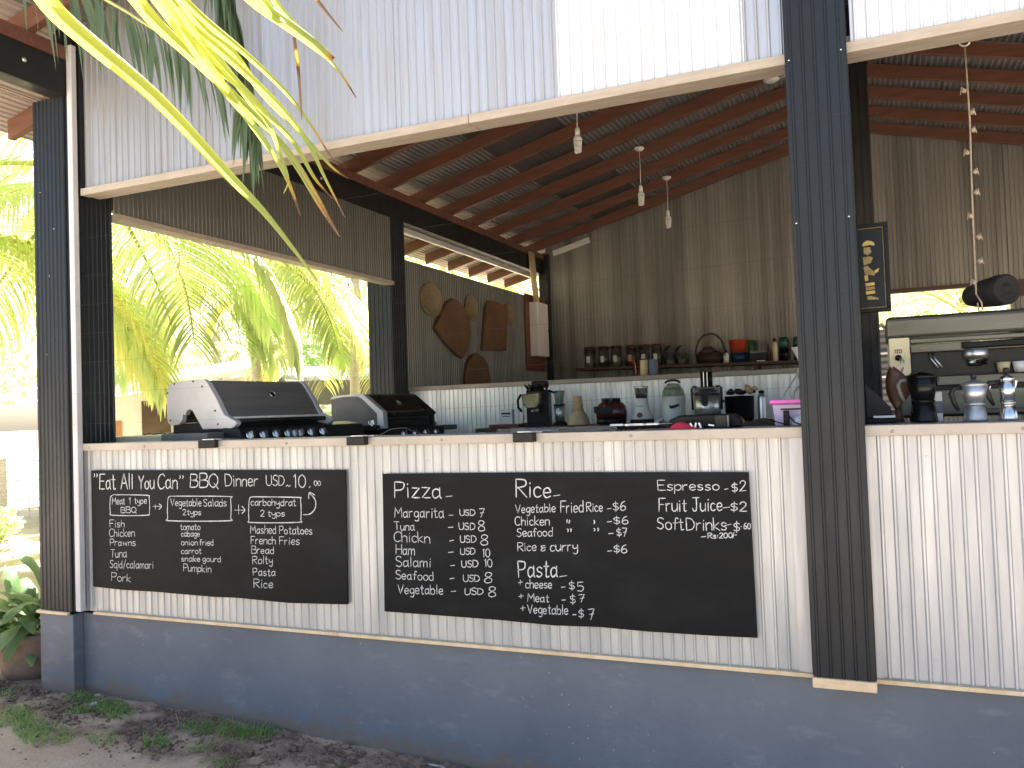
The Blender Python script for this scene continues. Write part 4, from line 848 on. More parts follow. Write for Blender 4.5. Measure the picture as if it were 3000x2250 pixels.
# ------------------------------------------------------------------ things on the front counter
CZ = 1.2962
t = T('acrylic_tray', 'long clear acrylic tray lying on the counter edge', 'tray', 3.70, .085, 0, CZ)
MB().box(-.27, .25, -.075, .075, 0, .004).box(-.27, .25, -.075, -.071, .0045, .020).box(-.27, .25, .071, .075, .0045, .020).build('tray_body', 'acry', t)
MB().box(-.20, -.04, -.04, .05, .0045, .009).build('paper', 'white', t)
t = T('strap_heap', 'heap of loose black straps on the counter beside the clear tray', 'straps', 4.00, .10, 0, CZ)
q = MB(); rd = random.Random(5)
for i in range(7):
    x = rd.uniform(-.08, .08); q.tube([(x - .05, rd.uniform(-.05, .05), .006), (x, rd.uniform(-.05, .05), .014), (x + .06, rd.uniform(-.05, .05), .008)], .006, 6)
q.build('strap', 'black', t)
for x, y, a in ((-.06, -.05, 12), (.03, -.055, -20), (.08, -.03, 35), (.0, -.06, 60)):
    t = T('table_knife', 'white handled knife lying on the black straps beside the clear tray', 'knife', 4.00 + x, .10 + y, a, CZ + .018, 'white handled knives on the counter')
    MB().box(-.028, .024, -.006, .006, 0, .009).build('knife_handle', 'white', t, bev=.002)
    MB().prism([(.0245, -.005), (.08, -.003), (.085, .002), (.0245, .006)], (0, 0, .003), X, Y, (0, 0, .002)).build('blade', 'steel', t)
t = T('equipment_case', 'long low black soft case on the counter beside the thick pillar', 'case', 4.262, .17, 0, CZ)
MB().prism([(-.14, 0), (.15, 0), (.155, .03), (.12, .055), (-.09, .052), (-.13, .035)], (0, -.04, 0), X, Z, (0, .09, 0)).build('case_body', 'black', t, bev=.008)
t = T('speaker_cube', 'small grey cube speaker leaning on the black case', 'speaker', 4.347, .07, 5, CZ)
MB().box(-.022, .022, -.015, .018, 0, .052).build('cube', 'gdark', t, bev=.005)
MB().box(.023, .030, -.014, .016, .004, .048).build('grille', 'ggrey', t)
t = T('red_cloth', 'crumpled red cloth on the counter in front of the black case', 'cloth', 4.205, .045, 0, CZ)
q = MB(); n = 12; vs = []; 
for i in range(n + 1):
    for j in range(7):
        u, v = i / n - .5, j / 6 - .5
        hh = max(0, (1 - (2 * u) ** 2) * (1 - (2 * v) ** 2)) * .024 * (1 + .8 * NZ.noise(Vector((u * 9, v * 7, 2))))
        vs.append((u * .12, v * .07, hh + .001))
q.add(vs, [(i * 7 + j, (i + 1) * 7 + j, (i + 1) * 7 + j + 1, i * 7 + j + 1) for i in range(n) for j in range(6)], 0, True).build('fabric', 'red', t, closed=False)
for x, a in ((-.02, 60), (-.005, 100), (.012, 70), (.055, 10)):
    t = T('plastic_clip', 'small white plastic clip scattered beside the red cloth', 'clip', 4.262 + x, .03, 0, CZ, 'white clips beside the red cloth')
    MB().obox((0, 0, .013), (.022, .007, .006), rot3('Y', a)).build('clip', 'white', t)
t = T('storage_box', 'lilac plastic storage box with bright pink lid beside the thick pillar', 'box', 4.585, .30, 0, CZ - .002)
MB().prism([(-.058, 0), (.06, 0), (.068, .085), (-.066, .085)], (0, -.05, 0), X, Z, (0, .12, 0)).build('tub', 'lilac', t, bev=.006)
MB().box(-.075, .078, -.062, .082, .0855, .104).build('lid', 'pink', t, bev=.005)
MB().box(-.035, .045, -.0535, -.051, .062, .068).build('handle_slot', 'gdark', t)
t = T('phone_charger', 'black charger plugged in front of the pink lidded box with its cord', 'charger', 4.575, .215, 0, CZ)
MB().box(-.012, .010, -.01, .01, 0, .058).build('plug', 'black', t, bev=.003)
MB().tube([(.01, -.006, .035), (.03, -.02, .012), (.05, -.03, .004), (.07, -.03, .004)], .0025, 6).tube([(-.012, 0, .006), (-.05, -.02, .02), (-.085, -.01, .03), (-.105, .01, .022), (-.09, -.02, .016), (-.05, -.04, .004)], .0025, 6).build('cord', 'black', t)
t = T('white_bowl', 'small white bowl turned over beside the black charger', 'bowl', 4.625, .225, 0, CZ)
MB().lathe([(.032, 0), (.030, .018), (.02, .032), (.0, .036)], n=20).build('bowl', 'white', t)
t = T('cable_coil', 'loose coil of thin cable on the counter beside the dark corner pillar', 'cable', 1.14, .30, 0, 1.3225)
MB().tube([(.25 * i / 12 - .02, .02 * math.sin(i * 1.3), .004 + .012 * abs(math.sin(i * .7))) for i in range(13)], .003, 6).build('cable', 'gdark', t)
# ------------------------------------------------------------------ back shelf and what stands on it
def shz(x): return 1.895 - .018 * (x - 1.6)
t = thing('wall_shelf', 'long dark wooden shelf on the ribbed back wall carrying jars and a basket', 'shelf', (0, 0, 0))
MB().prism([(1.50, shz(1.5)), (4.55, shz(4.55)), (4.55, shz(4.55) - .03), (1.50, shz(1.5) - .03)], (0, 6.70, 0), X, Z, (0, .36, 0)).build('shelf_board', 'dwood', t)
MB().prism([(1.36, shz(1.5) - .13), (4.55, shz(4.55) - .13), (4.55, shz(4.55) - .16), (1.36, shz(1.5) - .16)], (0, 6.66, 0), X, Z, (0, .40, 0)).build('lower_board', 'dwood', t)
for x in (1.40, 2.6, 3.62, 4.5): MB().box(x - .02, x + .02, 6.70, 6.74, .42, shz(x) - .162).build('leg', 'dwood', t)
for x in (2.4, 3.66): MB().box(x - .03, x + .03, 6.74, 7.0, shz(x) - .129, shz(x) - .031).build('spacer', 'dwood', t)
JS = [(1.654, 'spice1', 'pale grain', 'leftmost'), (1.837, 'spice3', 'dark speckled grain', 'second from the left'), (1.999, 'spice1', 'pale yellow grain', 'third from the left'), (2.185, 'spice2', 'red spice', 'fourth from the left'), (2.352, 'spice1', 'pale grain', 'fifth, behind the beige mug'), (2.50, 'spice3', 'dark spice', 'rightmost of the tall ones')]
for k, (x, sp, lb, pos) in enumerate(JS):
    t = T('glass_jar', 'red lidded jar of %s on the back shelf, %s' % (lb, pos), 'jar', x, 6.80, 0, shz(x) + .001, 'red lidded jars on the back shelf')
    MB().lathe([(.058, 0), (.066, .01), (.066, .195), (.054, .215)], n=20).build('glass', 'jar', t)
    MB().lathe([(0, .006), (.060, .006), (.060, .07 + .03 * (k % 3)), (0, .075 + .03 * (k % 3))], n=16).build('contents', sp, t)
    MB().lathe([(0, .216), (.066, .216), (.068, .225), (.066, .258), (0, .26)], n=20).build('lid', 'lidr', t)
    MB().box(-.022, .022, -.0685, -.0675, .06, .14).build('paper_label', 'white' if k != 3 else 'yeld', t)
for k, (x, lb) in enumerate([(2.66, 'short glass jug with dark curved handle on the back shelf, left of the pair'), (2.80, 'short glass jug with dark curved handle on the back shelf, nearer the basket')]):
    t = T('glass_jug', lb, 'jug', x, 6.80, 0, shz(x) + .001, 'pair of jugs on the back shelf')
    MB().lathe([(.05, 0), (.055, .01), (.05, .13), (.055, .15)], n=18).build('glass', 'jar', t)
    MB().lathe([(0, .006), (.048, .006), (.046, .07), (0, .072)], n=14).build('contents', 'spice1', t)
    MB().tube([(-.05, -.02, .01), (-.065, -.03, .09), (-.055, -.03, .17), (-.01, -.03, .215), (.02, -.03, .225)], [.014, .016, .015, .012, .009], 8).build('handle', 'black', t)
t = T('wicker_basket', 'dark oval wicker basket with tall arched handle on the back shelf', 'basket', 3.14, 6.82, 0, shz(3.14) + .001)
MB().lathe([(0, 0), (.155, 0), (.18, .12), (.17, .12), (.145, .012), (0, .012)], n=26, sy=.7).build('basket_body', 'wick', t)
MB().tube([(-.175 * math.cos(math.pi * i / 16) * (1.0 if i < 9 else .98), 0, .11 + .245 * math.sin(math.pi * i / 16)) for i in range(17)], .011, 8).build('handle', 'wick', t)
t = T('cloth_bundle', 'brown cloth bundle heaped inside the wicker basket', 'cloth', 3.14, 6.82, 0, shz(3.14) + .001)
MB().lathe([(0, .05), (.13, .06), (.11, .14), (.05, .20), (0, .205)], (-.03, .01, 0), 16, sy=.6).lathe([(0, .06), (.06, .08), (.05, .13), (0, .145)], (.08, 0, 0), 12).build('fabric', 'leafb', t)
def small(name, label, cat, x, parts, y=6.76, dz=0.):
    t = T(name, label, cat, x, y, 0, shz(x) + .001 + dz)
    for nm, mb, mt in parts: mb.build(nm, mt, t)
    return t
small('white_bottle', 'small white bottle in front of the basket on the back shelf', 'bottle', 3.335, [('body', MB().lathe([(0, 0), (.032, 0), (.032, .095), (.018, .115), (0, .116)], n=16), 'white'), ('cap', MB().lathe([(0, .117), (.016, .117), (.016, .145), (0, .146)], n=14), 'gdark')], y=6.72)
small('blue_tub', 'dark blue plastic tub under the orange one on the back shelf', 'tub', 3.48, [('tub', MB().lathe([(0, 0), (.10, 0), (.115, .115), (.108, .115), (.095, .01), (0, .01)], n=24, sy=.8), 'blue')], y=6.86)
small('orange_tub', 'orange plastic tub stacked in the blue tub on the back shelf', 'tub', 3.455, [('tub', MB().lathe([(0, 0), (.088, 0), (.106, .145), (.110, .147), (.110, .155), (.098, .155), (.08, .01), (0, .01)], n=24, sy=.8), 'orange')], y=6.86, dz=.116)
small('green_cup', 'green plastic cup right of the orange tub on the back shelf', 'cup', 3.605, [('cup', MB().lathe([(0, 0), (.035, 0), (.044, .26), (.040, .26), (.032, .01), (0, .01)], n=18), 'green')], y=6.92)
small('flat_tin', 'low dark tin with grey rim right of the tubs on the back shelf', 'tin', 3.70, [('body', MB().box(-.09, .09, -.06, .06, 0, .10), 'gdark'), ('lid', MB().box(-.094, .094, -.064, .064, .1005, .125), 'ggrey'), ('paper_label', MB().box(-.02, .07, -.062, -.0605, .0, .012), 'white')])
small('dark_bottle', 'slim purple-brown bottle between the tin and the yellow bottle', 'bottle', 3.805, [('body', MB().lathe([(0, 0), (.024, 0), (.024, .13), (.01, .16), (.01, .2), (0, .2)], n=14), 'lidr')])
small('yellow_bottle', 'clear bottle of yellow oil with dark cap on the back shelf', 'bottle', 3.878, [('body', MB().lathe([(0, 0), (.030, 0), (.031, .19), (.014, .22), (0, .222)], n=16), 'cream'), ('cap', MB().lathe([(0, .223), (.014, .223), (.014, .265), (0, .266)], n=12), 'gdark')])
for k, (x, lb) in enumerate([(3.972, 'dark green tall canister beside the yellow bottle'), (4.13, 'dark green tall canister touching the thick pillar in view')]):
    t = T('green_canister', lb, 'canister', x, 6.80, 0, shz(x) + .001, 'dark green canisters on the back shelf')
    MB().lathe([(0, 0), (.052, 0), (.055, .14), (0, .145)], n=20).build('body', 'edark', t)
    MB().lathe([(0, .146), (.056, .146), (.058, .22), (.045, .27), (0, .275)], n=20).build('lid', 'teal', t)
# on the half-wall ledge
LZ = 1.6405
t = T('enamel_mug', 'beige mug with dark rim standing on the half wall ledge', 'mug', 3.18, 3.50, 0, LZ)
MB().lathe([(0, 0), (.032, 0), (.034, .13), (.030, .13), (.028, .01), (0, .01)], n=18).build('mug_body', 'yel', t)
MB().lathe([(.0345, .128), (.038, .132), (.0345, .136)], n=18).build('rim', 'gdark', t)
t = T('spice_tin', 'dark blue tin with red side next to the beige mug', 'tin', 3.258, 3.50, 0, LZ)
MB().box(-.028, .028, -.025, .025, 0, .12).build('tin_body', 'blue', t, bev=.004)
MB().box(.0285, .032, -.025, .025, 0, .12).box(-.028, .028, -.025, .025, .1205, .128).build('red_edge', 'wred', t)
t = T('red_strap', 'bent orange-red strap hanging beside the beige mug on the ledge', 'strap', 3.12, 3.47, 0, LZ)
MB().tube([(-.03, 0, .12), (-.01, -.01, .13), (.0, -.01, .08), (.005, -.012, .03), (.0, -.012, .005)], .006, 6).build('strap', 'orange', t)

# ------------------------------------------------------------------ boards and trays hung on the left wall
def oval(name, label, y, z, ry, rzv, mat, cat='tray', rim=True):
    t = thing(name, label, cat, (1.012, y, z), 0, None)
    MB().lathe([(0, 0), (1, 0), (1.02, .016), (.96, .018), (.93, .008), (0, .007)], n=36, sx=rzv, sy=ry, rot=Matrix(((0, 0, 1), (0, 1, 0), (-1, 0, 0)))).build('disc', mat, t)
    MB().tube([(.016, 0, rzv), (.008, 0, rzv + .05)], .003, 5).build('hanging_loop', 'rope', t)
oval('woven_tray', 'largest round woven tray, highest near the dark middle pillar', 3.90, 2.49, .21, .165, 'straw')
oval('woven_tray', 'small oval woven tray hung between the two big brown boards', 4.775, 2.50, .15, .135, 'straw')
oval('woven_tray', 'small oval woven tray hung at the edge of the squarish brown board', 5.775, 2.525, .15, .123, 'straw')
def slab(name, label, poly, mat='bwood'):
    ys_ = sum(p[0] for p in poly) / len(poly); zs_ = sum(p[1] for p in poly) / len(poly)
    t = thing(name, label, 'wooden board', (1.01, ys_, zs_))
    MB().prism([(a - ys_, b - zs_) for a, b in poly], (0, 0, 0), Y, Z, (.045, 0, 0)).build('plank', mat, t, bev=.012)
slab('hanging_board', 'pointed six sided brown wooden board hung on the left wall', [(3.90, 2.22), (4.16, 2.48), (4.29, 2.545), (4.42, 2.53), (4.60, 2.46), (4.68, 2.22), (4.60, 2.03), (4.47, 1.945), (4.36, 1.97), (4.10, 2.09)])
slab('hanging_board', 'squarish brown wooden board with rounded top hung on the left wall', [(4.98, 2.05), (5.10, 2.55), (5.17, 2.615), (5.30, 2.63), (5.64, 2.60), (5.68, 2.55), (5.58, 2.08)])
slab('hanging_board', 'arched brown wooden board standing low behind the half wall', [(4.52, 1.45), (4.54, 1.78), (4.60, 1.92), (4.72, 2.0), (4.84, 2.02), (4.98, 1.98), (5.07, 1.90), (5.12, 1.78), (5.14, 1.45)])
t = thing('fuse_box', 'beige metal fuse box with black lock in the far left corner', 'electrical box', (1.0, 6.4, 2.03))
MB().box(.022, .13, 0, .36, .03, .70).build('cabinet', 'whit2', t, bev=.006)
MB().box(.131, .138, .012, .348, .042, .688).build('door', 'whit2', t, bev=.003)
MB().lathe([(0, 0), (.012, 0), (.012, .012), (0, .012)], (.139, .33, .36), 10, rot=rot3('Y', 90)).build('lock', 'black', t)
MB().box(.008, .020, -.12, .50, -.15, .80).build('backing_board', 'rwood', t)
t = thing('cable_bundle', 'bundle of pale cables rising from the fuse box to the roof', 'cables', (1.05, 6.55, 2.735))
q = MB()
for i in range(6):
    q.tube([(.01 + .012 * (i % 2), -.06 + .024 * i, 0), (-.012 + .012 * (i % 2), -.075 + .024 * i, .3), (-.03 + .012 * (i % 2), -.085 + .024 * i, .64)], .011, 6)
q.build('cables', 'yel', t)

# ------------------------------------------------------------------ lamps hanging from the rafters
def spiral_lamp(y, lab, cord=.36, x=2.91):
    t = thing('hanging_bulb', lab, 'light bulb', (x, y, rz(x) + .0), 0, 'spiral bulbs hanging from the rafters')
    MB().lathe([(0, 0), (.045, 0), (.05, -.012), (.03, -.03), (0, -.032)], n=20).build('ceiling_rose', 'white', t)
    MB().tube([(0, 0, -.032), (.003, 0, -.18), (0, 0, -cord)], .0032, 6).build('cord', 'white', t)
    MB().lathe([(0, -cord), (.012, -cord), (.019, -cord - .02), (.019, -cord - .062), (.0, -cord - .062)], n=16).build('socket', 'white', t)
    MB().lathe([(0, -cord - .063), (.021, -cord - .063), (.032, -cord - .085), (.032, -cord - .10), (0, -cord - .10)], n=18).build('ballast', 'white', t)
    n = 60
    MB().tube([((.027 - .007 * i / n) * math.cos(i * .58), (.027 - .007 * i / n) * math.sin(i * .58), -cord - .105 - .085 * i / n) for i in range(n + 1)], .0078, 7).build('spiral_tube', 'white', t)
spiral_lamp(2.82, 'spiral bulb on a cord, closest to the front header', .37)
spiral_lamp(4.71, 'spiral bulb on a cord, middle of the row under the roof', .37)
spiral_lamp(5.88, 'spiral bulb on a cord, farthest back near the ribbed wall', .37)
t = thing('spare_ceiling_rose', 'white ceiling rose with a stub of flex and no bulb, close to the thick pillar', 'light fitting', (4.19, 4.39, rz(4.19)))
MB().lathe([(0, 0), (.06, 0), (.07, -.014), (.04, -.03), (0, -.032)], n=20).build('rose', 'white', t)
MB().tube([(.05, 0, -.01), (.12, 0, .0), (.16, .02, -.02)], .006, 6).build('flex', 'white', t)

# ------------------------------------------------------------------ right bay
t = thing('framed_picture', 'black framed picture with a gold figure hung beside the thick pillar', 'picture', (4.905, .325, 1.895), 0)
MB().box(-.045, .052, -.002, .012, -.158, .158).build('canvas', 'edark', t)
fr = MB()
for a, b, c_, d_ in ((-.06, .062, -.172, -.157), (-.06, .062, .157, .172), (-.06, -.045, -.1565, .1565), (.047, .062, -.1565, .1565)): fr.box(a, b, -.014, .014, c_, d_)
fr.build('frame', 'black', t, bev=.002)
fl = MB()
for a, b, c_, d_ in ((-.044, .0455, -.156, -.1535), (-.044, .0455, .1535, .156), (.043, .0455, -.153, .153)): fl.box(a, b, -.006, -.003, c_, d_)
fl.build('gold_edge', 'goldd', t)
ar = MB(); yy = -.0032
def blob(pts, mi): ar.prism(pts, (0, yy, 0), X, Z, (0, .001, 0), mi)
blob([(-.032, .088), (-.026, .102), (-.012, .108), (.004, .104), (.014, .094), (.012, .086), (-.004, .090), (-.02, .088)], 0)
blob([(-.026, .082), (-.004, .082), (.002, .062), (-.012, .050), (-.026, .058)], 1)
blob([(-.030, .044), (-.006, .046), (.006, .040), (-.002, .020), (-.028, .012)], 1)
blob([(-.030, .006), (-.016, .010), (.012, -.020), (.008, -.030), (-.026, -.022)], 1)
blob([(.008, -.012), (.026, -.002), (.022, -.016), (.012, -.022)], 0)
blob([(-.028, -.028), (-.016, -.024), (-.014, -.048), (-.026, -.05)], 0)
for k in range(3): blob([(-.026, -.058 - .016 * k), (.006, -.056 - .016 * k), (.008, -.067 - .016 * k), (-.024, -.070 - .016 * k)], k % 2)
blob([(-.022, -.11), (-.010, -.108), (.018, -.118), (.020, -.124), (-.02, -.122)], 1)
ar.build('gold_figure', ['gold', 'goldd'], t)
t = thing('knotted_rope', 'thin knotted string of small shells hanging above the espresso machine', 'string', (5.279, .50, 2.766))
MB().tube([(0, 0, -.01), (.004, 0, -.3), (-.002, 0, -.6), (-.006, 0, -.985)], .0036, 6).build('twine', 'rope', t)
MB().tube([(.018 * math.cos(a), 0, .012 + .018 * math.sin(a)) for a in [2 * math.pi * i / 14 for i in range(15)]], .004, 6).build('ring', 'steel', t)
rd = random.Random(4)
for k, dz in enumerate((-.185, -.275, -.345, -.43, -.51, -.59, -.68, -.765, -.86, -.94)):
    sx = .012 * (1 if k % 3 else -1)
    MB().lathe([(0, -.007), (.007, -.006), (.010, .002), (.006, .008), (0, .011)], (sx, -.004, dz), 9, rot=rot3('Y', rd.uniform(20, 120))).tube([(0, -.006, dz), (sx * 1.6, -.008, dz + .015), (sx * 2, -.006, dz - .012)], .0025, 5).build('shell_knot', 'rope', t)
MB().tube([(-.006, 0, -.985), (.010, -.01, -1.02), (.012, -.012, -1.05), (.0, -.01, -1.055), (-.004, -.008, -1.02)], .003, 6).build('end_loop', 'rope', t)
o = MB().tube([(4.85, .28, 2.80), (5.28, .50, 2.781), (6.2, .90, 2.69), (8.5, 1.6, 2.68)], .0016, 5).build('wire', 'wire', None)
tag(o, 'slack grey wire inside the right bay carrying the string of shells', 'wire')

t = thing('espresso_machine', 'large steel cafe espresso machine with cream side panel on the right hand counter', 'espresso machine', (4.962, .90, 1.297), 0)
def ez(v): return 1.745 - (820 + v * .2773 - 932) * .0015 - 1.297
Wm = 1.05
MB().box(.02, Wm, .09, .52, .0, .30).build('body', 'esteel', t, bev=.01)
MB().prism([(0, ez(620)), (0, ez(412)), (.05, ez(385)), (.50, ez(372)), (.54, ez(420)), (.54, ez(620))], (-.006, 0, 0), Y, Z, (Wm + .012, 0, 0)).build('hood', 'esteel', t, bev=.012)
sp = MB().prism([(0, ez(622)), (.083, ez(622)), (.085, ez(1000)), (.075, ez(1025)), (.045, ez(1035)), (.055, ez(1180)), (.02, ez(1260)), (0, ez(1260))], (0, -.004, 0), X, Z, (0, .50, 0)).build('side_panel', 'cream', t, bev=.004)
MB().box(.022, .052, -.0065, -.0045, ez(785), ez(745)).build('red_label', 'wred', sp)
mk = MB()
for xx in (.028, .038, .046): mk.box(xx - .0022, xx + .0022, -.0075, -.0067, ez(778), ez(755))
mk.build('label_print', 'cream', sp)
MB().lathe([(0, 0), (.014, 0), (.012, .018), (0, .018)], (.036, -.005, ez(835)), 14, rot=rot3('X', 90)).build('steam_knob', 'black', sp)
MB().tube([(.042, -.022, ez(845)), (.043, -.05, ez(880)), (.046, -.055, ez(990))], .003, 6).build('steam_wand', 'steel', sp)
MB().tube([(.050, -.022, ez(855)), (.056, -.05, ez(870)), (.050, -.055, ez(970))], .003, 6).build('steam_wand', 'steel', sp)
MB().box(.087, Wm, -.002, .08, ez(690), ez(640)).build('upper_band', 'esteel', t, bev=.004)
MB().box(.087, Wm, -.012, .08, ez(792), ez(702)).build('button_panel', 'esteel', t, bev=.004)
MB().box(.125, .150, -.014, -.0125, ez(755), ez(735)).build('badge', 'goldd', t)
MB().box(.285, Wm, -.03, -.013, ez(775), ez(705)).build('long_handle', 'black', t, bev=.006)
MB().box(.090, Wm, .03, .085, ez(1042), ez(794)).build('splash_back', 'edark', t)
for xx in (.34, .70):
    gph = MB().lathe([(0, .03), (.045, .03), (.05, 0), (.04, -.015), (0, -.015)], (xx, .0, ez(850)), 20).build('group_head', 'steel', t)
    MB().lathe([(0, 0), (.034, 0), (.034, -.022), (.02, -.03), (0, -.03)], (xx, .0, ez(850) - .016), 18).build('portafilter', 'chrome', gph)
    MB().tube([(xx, -.03, ez(850) - .028), (xx + .02, -.12, ez(850) - .03), (xx + .03, -.17, ez(850) - .036)], [.009, .013, .011], 8).build('portafilter_handle', 'black', gph)
for k, xx in enumerate((.16, .175)):
    MB().tube([(xx, .02, ez(800)), (xx + .005, -.02, ez(860)), (xx + .03, -.03, ez(960))], .004, 6).build('hot_water_pipe', 'steel', t)
MB().box(.05, Wm, -.06, .088, ez(1150), ez(1052)).build('drip_tray', 'esteel', t, bev=.004)
MB().box(.05, Wm, -.02, .088, ez(1192), ez(1152)).build('tray_gap', 'edark', t)
MB().box(.04, Wm, -.03, .088, .012, ez(1194)).build('lower_front', 'esteel', t, bev=.004)
MB().box(.30, Wm, -.034, -.031, ez(1410), ez(1402)).build('front_groove', 'edark', t)
for xx in (.07, .98):
    for y in (.02, .45): MB().lathe([(0, 0), (.02, 0), (.02, .0115), (0, .0115)], (xx, y, 0), 12).build('foot', 'rubber', t)
for k, xx in enumerate((.44, .50, .57, .63)):
    t = thing('espresso_cup', 'small white cup on the drip tray of the espresso machine' if k % 2 else 'small beige cup on the drip tray of the espresso machine', 'cup', (4.962 + xx, .90, 1.297 + ez(1040)), 0, 'cups on the espresso machine tray')
    MB().lathe([(.02, 0), (.028, .045), (.026, .045), (.018, .004), (0, .004)], n=14).build('cup', 'white' if k % 2 else 'yel', t)
t = thing('rolled_mat', 'dark round rolled mat lying on top of the espresso machine', 'mat', (5.385, 1.02, 1.297 + .545 - .075 + .0))
rt = Matrix.Rotation(R_(-58), 3, 'Z') @ Matrix.Rotation(R_(90), 3, 'Y')
q = MB().lathe([(0, .10), (.022, .10), (.024, .094), (.040, .096), (.044, .10), (.058, .101), (.066, .094), (.068, .05), (.060, -.06), (.045, -.13), (0, -.14)], (0, 0, .072), 30, rot=rt).build('roll', 'rubber', t)
def moka(label, x, y, rzv, mat, r, hb, hu, hmat='black', slim=1.0, knob_=True, hside=-1):
    t = thing('moka_pot', label, 'moka pot', (x, y, CZ), rzv, 'moka pots on the right hand counter')
    n = 10
    MB().lathe([(0, 0), (r * .98, 0), (r * 1.0, .006), (r * .80, hb), (0, hb)], n=n).build('boiler', mat, t)
    MB().lathe([(0, hb + .0005), (r * .84, hb + .0005), (r * .84, hb + .010), (0, hb + .010)], n=24).build('collar', mat, t)
    u = MB().lathe([(0, hb + .0105), (r * .80, hb + .0105), (r * 1.08 * slim, hb + hu), (0, hb + hu)], n=n)
    u.prism([(0, hb + hu - .03), (r * .25, hb + hu - .002), (0, hb + hu - .001)], (-hside * r * .98 * slim, -.012, 0), X * -hside * 1.0, Z, (0, .024, 0))
    u.build('upper_pot', mat, t)
    l = MB().lathe([(0, hb + hu + .0005), (r * 1.1 * slim, hb + hu + .0005), (r * .95 * slim, hb + hu + .010), (r * .3, hb + hu + .022), (0, hb + hu + .023)], n=n).build('lid', mat, t)
    if knob_: MB().lathe([(0, hb + hu + .0235), (.007, hb + hu + .0235), (.011, hb + hu + .035), (.009, hb + hu + .046), (0, hb + hu + .047)], n=12).build('knob', hmat, l)
    zt = hb + hu - .004; hx = hside
    MB().tube([(hx * r * .95 * slim, 0, zt), (hx * (r + .026), 0, zt - .002), (hx * (r + .036), 0, zt - .02), (hx * (r + .026), 0, zt - .058), (hx * (r + .014), 0, zt - .082)], [.008, .009, .010, .009, .006], 8).build('handle', hmat, t)
    return t
moka('black moka pot with grey curved handle next to the brown leaf ornament', 5.055, .22, 0, 'edark', .047, .070, .092, 'ggrey', 1.05, False)
moka('silver faceted moka pot with black handle and knob, between two other pots', 5.222, .22, 12, 'alu', .041, .055, .070, 'gdark', 1.05)
moka('tall slim polished steel moka pot at the right of the counter', 5.325, .22, 5, 'chrome', .030, .055, .085, 'gdark', .80)
t = thing('leaf_ornament', 'large brown dried leaf shaped ornament on a stem in front of the cream panel', 'ornament', (4.972, .27, CZ))
n = 9; q = MB(); vs = []
for i in range(n):
    f = i / (n - 1); wv = .044 * math.sin(math.pi * min(1, f * .93 + .04)) ** .8; zc = .045 + .155 * f; cx = -.006 + .016 * math.sin(f * 3.0) - .012 * f
    for j in range(5):
        a = (j - 2) / 2
        vs.append((cx + a * wv, -.016 * (1 - a * a), zc + .012 * abs(a)))
q.add(vs, [(i * 5 + j, i * 5 + j + 1, (i + 1) * 5 + j + 1, (i + 1) * 5 + j) for i in range(n - 1) for j in range(4)], 0, True)
o = q.build('leaf_blade', 'leafb', t, closed=False); md = o.modifiers.new('thick', 'SOLIDIFY'); md.thickness = .005
MB().tube([(.0, 0, 0), (.0, .0, .03), (-.004, .0, .06)], [.022, .012, .006], 8).build('stem', 'leafb', t)
t = thing('equipment_box', 'black sloping box with a bright white edge at the left end of the right counter', 'box', (4.915, .24, CZ))
MB().box(-.055, .05, -.03, .08, 0, .018).build('lower_box', 'black', t, bev=.003)
MB().box(-.030, .045, -.034, -.0305, .020, .028).build('white_edge', 'white', t)
MB().prism([(-.055, .0185), (.04, .0185), (.03, .06), (-.02, .115), (-.055, .15)], (0, -.01, 0), X, Z, (0, .07, 0)).build('upper_box', 'rubber', t, bev=.004)
t = thing('coffee_packet', 'small blue and white packet tucked behind the black moka pot', 'packet', (5.105, .30, CZ))
MB().box(-.012, .018, -.01, .012, .0, .11).build('packet', 'white', t, bev=.003)
MB().box(-.0125, .0185, -.0125, -.0105, .03, .075).build('blue_band', 'blue', t)

# ------------------------------------------------------------------ potted plant by the left pillar
t = thing('potted_plant', 'bushy plant with long broad leaves in a weathered clay pot by the left pillar', 'plant', (.42, .17, -.012))
MB().lathe([(0, 0), (.17, 0), (.20, .06), (.235, .20), (.255, .235), (.25, .262), (.225, .262), (.21, .22), (0, .22)], n=32).build('pot', 'clay', t)
rd = random.Random(21)
for k in range(70):
    a = rd.uniform(0, 6.283); Ll = rd.uniform(.36, .60); el = rd.uniform(.45, 1.45); wmax = rd.uniform(.034, .055)
    p = Vector((rd.uniform(-.08, .08), rd.uniform(-.08, .08), .22)); dr = Vector((math.cos(a) * math.cos(el), math.sin(a) * math.cos(el), math.sin(el)))
    if math.sin(a) > .6 and rd.random() < .4: continue
    side = Vector((-math.sin(a), math.cos(a), 0)); q = MB(); vs = []; ns = 11
    for i in range(ns):
        f = i / (ns - 1); p = p + dr * (Ll / ns); dr = (dr + Vector((0, 0, -.19 - .06 * f))).normalized()
        wv = wmax * (0.10 if f < .25 else math.sin(math.pi * min(1, (f - .25) / .76 * .93 + .07)) ** .75) + .002
        up = side.cross(dr).normalized(); wob = .010 * math.sin(f * 14 + k)
        vs += [p + side * wv + up * (wv * .35 + wob), p - up * .0, p - side * wv + up * (wv * .35 - wob)]
    q.add(vs, [(3 * i + j, 3 * i + j + 1, 3 * i + j + 4, 3 * i + j + 3) for i in range(ns - 1) for j in (0, 1)], 0, True)
    q.build('leaf', 'potl', t, closed=False)

